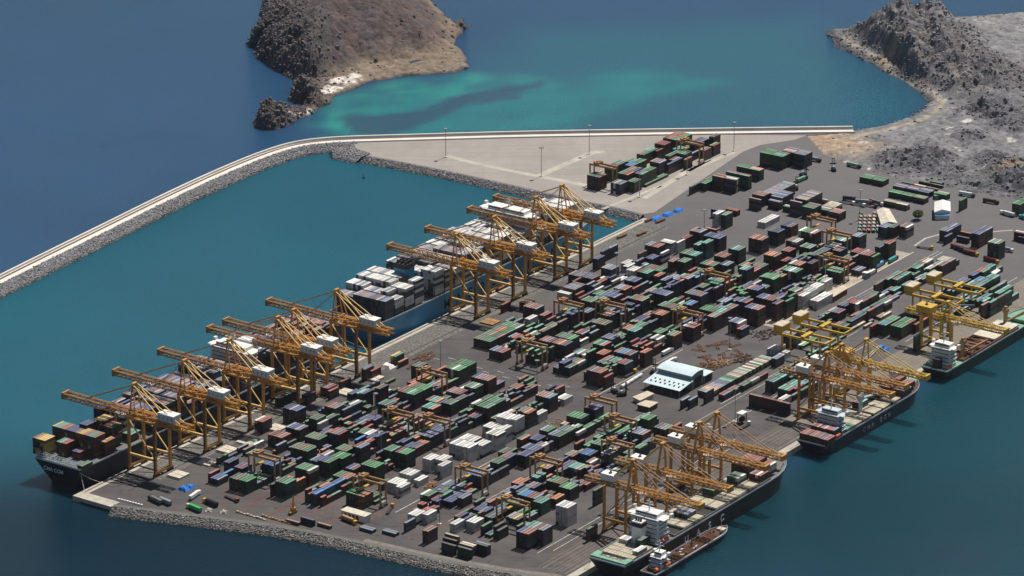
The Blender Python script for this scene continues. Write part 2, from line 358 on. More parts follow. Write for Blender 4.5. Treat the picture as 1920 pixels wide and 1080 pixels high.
mdust = mat("dusty_strip", (.40,.345,.275), .9, .1, coords='World', var=.3, scale=.12)
sheet("rail_strip", 606, 830, 226, 241, 4.06, mdust)
lines("kerb_line", [(606,826,224.6,225.6),(606,830,233,233.5),(606,835,240.6,241.6)], 4.25, mat("pale_kerb", (.58,.52,.44), .85, .1, coords='World', var=.2, scale=.3))
mmark = mat("worn_white_marking", (.55,.54,.50), .8, .1, coords='World', var=.5, scale=.25)
mredl = mat("worn_red_marking", (.17,.075,.068), .85, .1, coords='World', var=.45, scale=.15)
mkw = [(112,240,215.6,216.2),(120,400,257.6,258.1),(390,520,205.5,206),(435,640,296,296.5),(380,640,323,323.5),(380,640,300.6,301),(110,380,345,345.5),(120,360,352,352.5),(640,830,345.5,346),(660,850,261,261.6),(660,850,257,257.5)]
for k in range(5): mkw.append((385+k*2.2, 386+k*2.2, 300+(k%3)*7, 306+(k%3)*7))
for k in range(14): a = rnd.uniform(385,400); mkw.append((a, a+.5, 40+k*10, 47+k*10))
lines("lane_marking", mkw, 4.03, mmark)
mk = []
for b0 in (86.5,111.5,116,141,146.5,172,177,199.5): mk += [(62,372,b0,b0+.7),(410,700,b0,b0+.7)]
for b0 in (227,255.5,261,287.5): mk += [(100,365,b0,b0+.7)]
for k,a in enumerate((60,66,70,78,84,98)): mk.append((40+k*6,a+24,98+k*22,100+k*22))
lines("lane_marking", mk, 4.02, mredl)

# --- rubble: breakwater arm, harbour slopes, riprap
def rubble(name, line, prof, dens, rmin, rmax, seed, tone=(.20,.195,.19), slope_mat=None):
    """line: world xy polyline; prof: [(offset to the right of travel, z)...] swept solid; rocks scattered on sloping spans"""
    R = random.Random(seed); L = [np.array(q[:2]) for q in line]
    T = [];
    for i in range(len(L)):
        d = L[min(i+1,len(L)-1)] - L[max(i-1,0)]; d = d/np.hypot(*d); T.append(np.array([d[1], -d[0]]))
    mb = MB(); mb.col = tuple(c*.7 for c in tone); m = len(prof)
    vs = [(*(q + t*o), z) for q,t in zip(L,T) for o,z in prof]
    fs = [(i*m+j, (i+1)*m+j, (i+1)*m+j+1, i*m+j+1) for i in range(len(L)-1) for j in range(m-1)]
    mb.add(vs, fs)
    ico = [(-.5,-.5,-.4),(.55,-.45,-.35),(.5,.55,-.45),(-.55,.5,-.4),(-.42,-.4,.42),(.4,-.5,.38),(.46,.36,.46),(-.38,.5,.36)]
    fc = [(3,2,1,0),(4,5,6,7),(0,1,5,4),(1,2,6,5),(2,3,7,6),(3,0,4,7)]
    for i in range(len(L)-1):
        ln = np.hypot(*(L[i+1]-L[i]))
        for j in range(m-1):
            (o0,z0),(o1,z1) = prof[j],prof[j+1]
            if abs(z1-z0) < .5 or max(z0,z1) < .6: continue
            wd = math.hypot(o1-o0, z1-z0)
            for k in range(int(ln*wd*dens)):
                t = R.random(); s = R.random(); q = L[i]*(1-t)+L[i+1]*t; nn = T[i]*(1-t)+T[i+1]*t
                o = o0+(o1-o0)*s; z = z0+(z1-z0)*s
                if z < -.8: continue
                r = R.uniform(rmin,rmax)*(1.3 if R.random()<.15 else 1); an = R.uniform(0,6.28); ca,sa = math.cos(an),math.sin(an)
                g = R.uniform(.55,1.55); g = g*1.5 if R.random()<.08 else g
                if z < .9: g *= .45                      # wet rock at the waterline
                mb.col = tuple(c*g for c in tone)
                c0 = q+nn*o; tl = R.uniform(-.5,.5)
                mb.add([(c0[0]+r*(x*ca-y*sa)*R.uniform(.8,1.25), c0[1]+r*(x*sa+y*ca)*R.uniform(.8,1.25), z+r*(zz+tl*x)) for x,y,zz in ico], fc)
    return stuff(name, mb.mesh(name, M['rock']))
def dense(line, step):
    out = []
    for A,B in zip(line[:-1], line[1:]):
        A = np.array(A); B = np.array(B); k = max(1,int(np.hypot(*(B-A))/step))
        out += [A+(B-A)*i/k for i in range(k)]
    return out + [np.array(line[-1])]
def chaikin(L, it=2):
    L = [np.array(q,float) for q in L]
    for _ in range(it):
        N = [L[0]]
        for A,B in zip(L[:-1],L[1:]): N += [A*.75+B*.25, A*.25+B*.75]
        L = N+[L[-1]]
    return L
BW = chaikin([G(x,y,5)[:2] for x,y in [(-160,606),(0,527),(100,477),(200,428),(300,378),(400,331),(480,297),(540,276),(590,267),(650,263),(700,261.5),(800,258.5),(1000,253),(1300,248.3),(1600,244.3)]], 2)
arm = [q for q in BW if q[0] <= G(676,263,5)[0]]
rest = [q for q in BW if q[0] > G(640,263,5)[0]]
armd = dense(arm, 14)
rubble("breakwater_rubble", armd, [(-16,-3),(-6.2,4.8)], .30, 1.1, 2.2, 1, (.42,.40,.36))
rubble("breakwater_rubble", armd, [(4.4,5.2),(9,4.2),(24,-3)], 1.0, .45, 1.2, 2, (.275,.268,.268))
rubble("breakwater_rubble", dense(rest,14), [(-16,-3),(-6.2,4.8)], .30, 1.1, 2.2, 3, (.46,.43,.39))
def sweep(name, line, prof, m):
    T = []
    for i in range(len(line)):
        d = line[min(i+1,len(line)-1)] - line[max(i-1,0)]; d = d/np.hypot(*d); T.append(np.array([d[1], -d[0]]))
    k = len(prof); vs = [(*(q+t*o), z) for q,t in zip(line,T) for o,z in prof]
    fs = [(i*k+j, (i+1)*k+j, (i+1)*k+(j+1)%k, i*k+(j+1)%k) for i in range(len(line)-1) for j in range(k)]
    fs += [tuple(range(k)), tuple(range(len(vs)-1, len(vs)-k-1, -1))]
    mb = MB(); mb.add(vs, fs); return mb.mesh(name, m)
mroad = mat("sun_bleached_concrete", (.72,.67,.60), .8, .15, coords='World', var=.10, scale=.05)
tag(link("wave_wall", sweep("wave_wall", BW, [(-6.4,3),(-6.4,7.4),(-4.6,7.4),(-4.6,5.5),(-3.6,5.4),(-3.6,3)], mroad)), "long pale concrete wave wall running along the seaward crest of the breakwater", "sea wall")
struct("breakwater_road", sweep("breakwater_road", BW, [(-3.6,2),(-3.6,5.2),(4.6,5.2),(4.6,2)], mroad))
struct("road_gutter", sweep("road_gutter", BW, [(-3.6,4.5),(-3.6,5.26),(-1.4,5.26),(-1.4,4.5)], mat("brown_silted_gutter", (.10,.075,.055), .9, .1)))
inner = dense([G(x,y,4)[:2] for x,y in INNER], 12)
rubble("harbour_slope_rubble", inner, [(-.5,4.2),(2,4.0),(17,-3)], 1.0, .45, 1.2, 4, (.235,.226,.226))
corner = dense([G(x,y,4)[:2] for x,y in [(622,283),(650,282),(684,293)]], 10)
rubble("harbour_slope_rubble", corner, [(-8,5.0),(3,4.4),(22,-3)], 1.0, .45, 1.2, 5, (.275,.268,.268))
strip("dusty_verge", [W(a+4,b-2)[:2] for a,b in ROCKEDGE[5:]], 7, 4.06, mpale)
RE = chaikin([np.array(W(a,b)[:2]) for a,b in ROCKEDGE[1:]], 2)
rubble("riprap_rubble", dense(RE, 8), [(-2.5,4.25),(1.5,4.1),(17,-3)], .95, .45, 1.25, 6, (.215,.205,.19))

# --- headland and quarry ground
xs = np.arange(190, 760, 2.6); ys = np.arange(3560, 4420, 2.6)
X, Y = np.meshgrid(xs, ys); P = np.column_stack([X.ravel(), Y.ravel()])
dl = sdist(P + 5*np.column_stack([fbm(P,.03,4,2.2), fbm(P,.03,4,9.2)]), land)
slabw = np.array(AB(slab,0)); ds = -sdist(P, slabw)
def bump(px, py, h, r, k=1.6, z=5):
    c = G(px,py,z)[:2]; d = np.hypot(*(P-c).T); return h*np.exp(-(d/r)**k)
def ridge_h(pts, r, k=1.5):
    out = np.zeros(len(P)); L = [(G(x,y,5)[:2],h) for x,y,h in pts]
    for (A,ha),(B,hb) in zip(L[:-1],L[1:]):
        e = B-A; t = np.clip(((P-A)@e)/float(e@e),0,1); d = np.hypot(*(P-(A+t[:,None]*e)).T)
        out = np.maximum(out, (ha+(hb-ha)*t)*np.exp(-(d/r)**k))
    return out
rg = ridged(P,.022,7,4.4); rg2 = ridged(P,.06,6,9.1); fb = fbm(P,.045,6,6.1); fine = fbm(P,.16,5,2.7)
hillm = ridge_h([(1603,82,7),(1622,78,18),(1652,72,29),(1692,74,41),(1712,72,36),(1748,70,34),(1772,72,24),(1800,70,9)], 30, 1.5)
hillm = np.maximum(hillm, ridge_h([(1692,74,40),(1705,110,32),(1718,145,16)], 34, 1.5))
hillm = np.maximum(hillm, ridge_h([(1745,80,33),(1770,118,26),(1795,148,20),(1822,172,9)], 34, 1.5))
hillm = np.maximum(hillm, ridge_h([(1655,76,28),(1664,100,17)], 22, 1.4))
hillm = np.maximum(hillm, ridge_h([(1795,115,19),(1850,140,17),(1900,165,11)], 34, 1.6))
hillm = np.maximum(hillm, ridge_h([(1800,168,13),(1860,162,15),(1920,174,10)], 20, 2))
q = np.zeros(len(P))
for (px_,py_,h_,r_) in [(1700,308,11,30),(1735,296,9,24),(1660,296,4,18),(1770,330,6,18),(1830,352,11,26),(1880,362,12,30),(1800,350,7,18),(1850,205,9,26),(1890,215,10,28),(1905,235,8,22),(1790,318,5,14),(1900,320,9,24),(1860,300,5,22),(1760,362,5,14),(1940,350,14,40),(1820,258,5,20),(1740,270,3,14)]:
    q = np.maximum(q, bump(px_,py_,h_,r_,2.2))
inl = sstep(dl, 2, 26)
H = -3 + np.minimum(dl, 14)*.55 ; H = np.minimum(H, 4.6) + .9*fbm(P,.25,3,4.)*sstep(dl,14,6)*sstep(dl,2,5)
roadline = np.array([G(x,y,5)[:2] for x,y in [(1586,66),(1600,84),(1640,104),(1662,120),(1680,138),(1720,157),(1752,174),(1766,190),(1752,212),(1722,226),(1680,238),(1600,256),(1560,262)]])
road2 = np.array([G(x,y,5)[:2] for x,y in [(1750,214),(1790,200),(1850,190),(1900,200),(1960,230)]])
road3 = np.array([G(x,y,5)[:2] for x,y in [(1700,250),(1760,240),(1860,240),(1940,262)]])
dr = np.minimum(pldist(P, roadline), pldist(P, road2)+2)
keepoff = sstep(dr, 5, 20)
rough = hillm/50
H = H + inl*keepoff*sstep(ds,2,45)*(hillm*(1+.20*(rg-1.0)) + np.minimum(hillm,16)*(.14*(rg2-1)+.30*fb) + q*(1+.3*fb+.3*(rg2-1)) + 3.2*fine*sstep(dl,10,40)*(.35+np.minimum(1,q/5+rough*2)) + 1.3*fb)
inslab = ds < 3
H = np.where(ds < 0, np.minimum(H, 2.5), np.where(ds < 14, np.minimum(H, 3.7 + ds*.12), H))
gray = np.array([.155,.152,.158]); lgray = np.array([.20,.195,.20]); tan = np.array([.40,.34,.255]); darkr = np.array([.088,.085,.09]); brown = np.array([.195,.178,.174]); white = np.array([.66,.62,.57])
colr = np.tile(lgray,(len(P),1)); colr = lerp(colr, gray, sstep(q, .8, 4)); colr = lerp(colr, brown*.9+gray*.1, sstep(hillm, 2.5, 9)); colr = lerp(colr, gray*.95, sstep(hillm,2.5,9)*sstep(fb,-.1,.35)*.8)
colr = lerp(colr, darkr, np.clip(sstep(rg2, 1.15, .6)+.6*sstep(rg,1.1,.6),0,1)*sstep(hillm+q*2,3,12)*.7); colr = lerp(colr, np.array([.24,.225,.22]), sstep(rg2,1.35,1.8)*sstep(hillm,2,8)*.5)
colr = lerp(colr, darkr, sstep(bump(1827,148,1,15,3),.3,.7)*.8)
colr = lerp(colr, white, sstep(fbm(P,.05,5,21.), .56,.62)*sstep(4-q-hillm,0,2)*.8)
colr = lerp(colr, tan*.85, sstep(dr, 4.2, 2.6)*.75)
tanp = np.maximum(bump(1545,268,1,34,2), bump(1600,275,.7,26,2)); tanp = np.maximum(tanp, bump(1895,322,.8,12,2)); tanp=np.maximum(tanp, bump(1730,385,.7,14,2)); tanp=np.maximum(tanp,bump(1660,112,.8,12,2))
colr = lerp(colr, np.array([.38,.28,.185]), np.clip(tanp*1.1,0,.85))
colr = lerp(colr, darkr, sstep(dl+3*fb, 15, 9)*.8*sstep(dr,3,4.5))
plain = sstep(P[:,1], 4090, 4170)*sstep(P[:,0],330,370); colr = lerp(colr, np.array([.22,.215,.218]), plain*.7)
colr *= (1+.40*fine+.22*fbm(P,.3,2,5.)+.2*fb)[:,None]
mter = mat("quarry_ground", (0,0,0), .95, .1, attr="tint", coords='World', var=.28, scale=.22, bump=.5, bscale=.5)
struct("headland_terrain", gridmesh("headland_terrain", xs, ys, H, mter, np.clip(colr,.01,.9), keep=(H > -2.9) & (ds > -8), smooth=False))

def scatter(name, P, H, wgt, n_, rmin, rmax, tone, seed):
    R = random.Random(seed); pr = np.cumsum(wgt/wgt.sum()); mb = MB()
    ico = [(-.5,-.5,-.5),(.55,-.45,-.5),(.5,.55,-.5),(-.55,.5,-.5),(-.35,-.3,.42),(.3,-.4,.3),(.36,.26,.5),(-.28,.4,.28)]
    fc = [(4,5,6,7),(0,1,5,4),(1,2,6,5),(2,3,7,6),(3,0,4,7)]
    for k in np.searchsorted(pr, [R.random() for _ in range(n_)]):
        k = min(int(k), len(P)-1); r = rmin+(rmax-rmin)*R.random()**2.5; an = R.uniform(0,6.28); ca,sa = math.cos(an)*r,math.sin(an)*r; g = R.uniform(.7,1.3); mb.col = tuple(c*g for c in tone)
        x0 = P[k,0]+R.uniform(-1.3,1.3); y0 = P[k,1]+R.uniform(-1.3,1.3); st = R.uniform(.7,1.4)
        mb.add([(x0+(x*ca-y*sa)*R.uniform(.8,1.3)*2, y0+(x*sa+y*ca)*R.uniform(.8,1.3)*2, H[k]+zz*r*1.5*st) for x,y,zz in ico], fc)
    return stuff(name, mb.mesh(name, M['rock']))
ok = (dl > 1) & (ds > 3) & (H > .2)
scatter("headland_boulders", P, H, ok*(sstep(hillm,2,8)*(.4+sstep(rg2,1.0,.6)) + .9*sstep(dl,13,5)*sstep(dr,4,7) + .5*sstep(q,1,5) + .03), 6500, .35, 1.7, (.20,.192,.196), 5)
# --- island
xs = np.arange(-330, 30, 2.2); ys = np.arange(3860, 4500, 2.2)
X, Y = np.meshgrid(xs, ys); P = np.column_stack([X.ravel(), Y.ravel()])
Pw = P + 4*np.column_stack([fbm(P,.05,4,2.2), fbm(P,.05,4,9.2)])
di = sdist(Pw, isl); dh = np.maximum(sdist(Pw, hil), 0)
rg = ridged(P,.05,7,1.4); fb = fbm(P,.03,6,6.1); fine = fbm(P,.17,5,2.7)
left = sstep(P[:,0], -150, -215)
prof = 120*(1-np.exp(-dh/150)) + left*14*(1-np.exp(-dh/7))
H = -3 + np.clip(di*.55, -1, 1.2 + 3.2) ; H = np.minimum(H, 2.4 + .07*np.maximum(di,0))
crag = np.maximum(left*sstep(dh,70,10), sstep(dh, 14, 2)*.4)*sstep(di,0,6)
H = H + np.where(di>0, prof*(1+.02*fb) + crag*5*(rg-.9) + 1.5*fine*sstep(dh,0,12) + (rg-1)*.35*sstep(dh,2,30) + 1.0*fb*sstep(dh,4,30), 0)
for (px_,py_,h_,r_) in [(512,228,13,17),(498,236,8,10),(574,186,14,13),(566,172,10,10),(590,196,7,9),(866,52,6,7)]:
    H = H + bump(px_,py_,h_,r_,2.5,0)*(1+.5*(rg-1)+.3*fine)
colr = np.tile(np.array([.128,.096,.088]),(len(P),1)); colr = lerp(colr, np.array([.108,.094,.096]), sstep(fb,-.2,.5)*.8)
colr = lerp(colr, np.array([.165,.108,.086]), sstep(fbm(P,.012,4,8.), .05,.5)*.5)
colr = lerp(colr, np.array([.10,.09,.092]), np.clip(crag*1.2,0,.8)); colr = lerp(colr, np.array([.045,.042,.046]), sstep(rg,1.2,.7)*(.25+.6*crag))
rk = sstep(bump(508,230,1,20,3,0)+bump(574,184,1,17,3,0),.25,.6); colr = lerp(colr, np.array([.095,.082,.08]), rk*.9)
beach = sstep(dh, 10, 0)*sstep(di, 4, 9)*(1-left)*(1-rk); colr = lerp(colr, np.array([.27,.215,.16]), beach*.75)
slope_t = sstep(dh,26,2)*sstep(P[:,0],-150,-120)*sstep(P[:,0],-50,-75); colr = lerp(colr, np.array([.215,.165,.125]), slope_t*.6)
sand = np.maximum.reduce([bump(x,y,1,r,2,2) for x,y,r in [(645,150,14),(625,165,10),(612,172,8),(560,216,6),(580,210,6),(545,222,5),(660,142,9)]]); colr = lerp(colr, np.array([.68,.62,.55]), sstep(sand+.3*fine,.3,.62)*sstep(di,2,5))
colr = lerp(colr, np.array([.08,.075,.075]), sstep(di, 7, 2)*.7)
spk = sstep(fbm(P,.22,2,31.),.35,.6); colr = lerp(colr, np.array([.06,.054,.05]), spk*.35*(1-beach))
colr *= (1+.32*fine+.15*fbm(P,.4,2,3.))[:,None]
misl = mat("island_rock", (0,0,0), .95, .1, attr="tint", coords='World', var=.22, scale=.3, bump=.5, bscale=.6)
struct("island_terrain", gridmesh("island_terrain", xs, ys, H, misl, np.clip(colr,.01,.9), keep=H > -2.9, smooth=False))
scatter("island_boulders", P, H, ((di > 0) & (H > .2))*(left*crag*1.0 + .10*crag + .035*sstep(dh,3,20) + 1.6*rk + .35*sstep(di,8,2)), 7000, .3, 1.8, (.145,.122,.118), 8)

# ------------------------------------------------------------------ containers
CC = {'g':(.095,.20,.118),'G':(.065,.26,.105),'t':(.13,.36,.30),'b':(.055,.075,.19),'B':(.05,.23,.55),'r':(.29,.065,.055),'o':(.50,.19,.10),
      'w':(.72,.71,.67),'k':(.075,.085,.085),'c':(.56,.49,.36),'y':(.60,.42,.14),'n':(.27,.145,.12),'s':(.19,.225,.30),'p':(.36,.30,.29)}
CN = {'g':'green','G':'bright green','t':'turquoise','b':'navy blue','B':'bright blue','r':'dark red','o':'orange red','w':'white','k':'charcoal','c':'cream','y':'yellow','n':'maroon brown','s':'slate blue','p':'dusty pink'}
LOWER = 'gggggrrrbbbnnnkkkso'; FILL = 'gggggGrrobbbbnnsskktgrbw'
CL, CW, CH = 12.19, 2.44, 2.6
boxes = []      # a0,a1,b0,b1,z0,col,tier,ntier,row,lane,base
cells = {}
def free(a0,a1,b0,b1):
    for i in range(int(a0//15)-1, int(a1//15)+2):
        for j in range(int(b0//15)-1, int(b1//15)+2):
            for (x0,x1,y0,y1) in cells.get((i,j),()):
                if min(a1,x1)-max(a0,x0) > .35 and min(b1,y1)-max(b0,y0) > .35: return False
    return True
def block(a0,a1,b0,b1): cells.setdefault((int(a0//15),int(b0//15)),[]).append((a0,a1,b0,b1))
def lane_of(a, b):
    if a > 800 and b < 0: return 'far'
    if b < 83: return 'quay'
    for nm,lo,hi in (('A',83,113),('B',113,143.5),('C',143.5,174),('D',174,207),('E',207,258),('F',258,288),('G',288,318),('H',318,400)):
        if lo <= b < hi: return nm
    return 'Z'
def stackup(a0, b0, tiers, top, lower=LOWER, lng=CL, cross=False, z=4.05, row=0, lane=None, jit=True, white=False):
    la, lb = (CW, lng) if cross else (lng, CW)
    if not free(a0, a0+la, b0, b0+lb): return False
    block(a0, a0+la, b0, b0+lb)
    lane = lane or lane_of(a0, b0)
    for t in range(tiers):
        col = top if t == tiers-1 else (top if rnd.random() < .35 else rnd.choice(lower))
        if top == 'w' and white and rnd.random() < .95: col = 'w'
        j = rnd.uniform(-.06,.06) if jit else 0
        boxes.append([a0+j, a0+la+j, b0+j*.5, b0+lb+j*.5, z+t*CH, col, t, tiers, row, lane, cross, None])
    return True
ZK = {'S1':(480,600,6),'S2':(480,760,6),'S3':(760,740,6),'S4':(1000,700,6),'S5':(1100,560,6),'S6':(880,480,6),'S7':(1120,420,6),'S8':(1400,360,6),'Z4':(640,860,7.385),'Z5':(800,920,6.75),
      'Z3':(380,860,7.385),'F4':(1080,210,5.647),'Z6':(1280,560,5.4),'Z7':(1540,400,6.75),'M7':(1640,520,5.4),'Y8':(1440,540,7.715),'X3':(1560,220,3.6),'S0':(640,660,6.75),'C1':(0,540,2),'C2':(400,540,2),
      'U4':(1080,860,4.91),'N8':(1480,640,4.908),'R6':(1600,440,6),'T5':(1380,260,6.75),'Q6':(1700,340,6),'P6':(1280,360,10.8),'E5':(1180,760,4.91)}
ROWP, BAYP = 2.84, 12.6
def patches(txt):
    """each: key x y tiers rows bays colours  -> roof's left front corner read off the survey photo at that tile"""
    for ln in txt.strip().split(';'):
        q = ln.split()
        if not q: continue
        k,x,y,t,nr,nb = q[0], float(q[1]), float(q[2]), int(q[3]), int(q[4]), int(q[5]); cols = q[6]; cross = len(q) > 7 and 'x' in q[7]; short = len(q) > 7 and 's' in q[7]
        ox,oy,sc = ZK[k]; a,b = ab(ox+x/sc, oy+y/sc, 4+t*CH)
        L = 6.06 if short else CL; rp, bp = (ROWP, L+.4)
        for j in range(nb):
            for i in range(nr):
                c = cols[(j*nr+i) % len(cols)] if len(cols) > nr else cols[i % len(cols)]
                if c == '.': continue
                wh = set(cols) <= set('wyrn') and 'ww' in cols
                tt = t
                if cross: stackup(a + j*rp, b + i*(L+.4), tt, c, lng=L, cross=True, row=i, white=wh)
                else: stackup(a + j*bp, b + i*rp, tt, c, lng=L, row=i, white=wh)
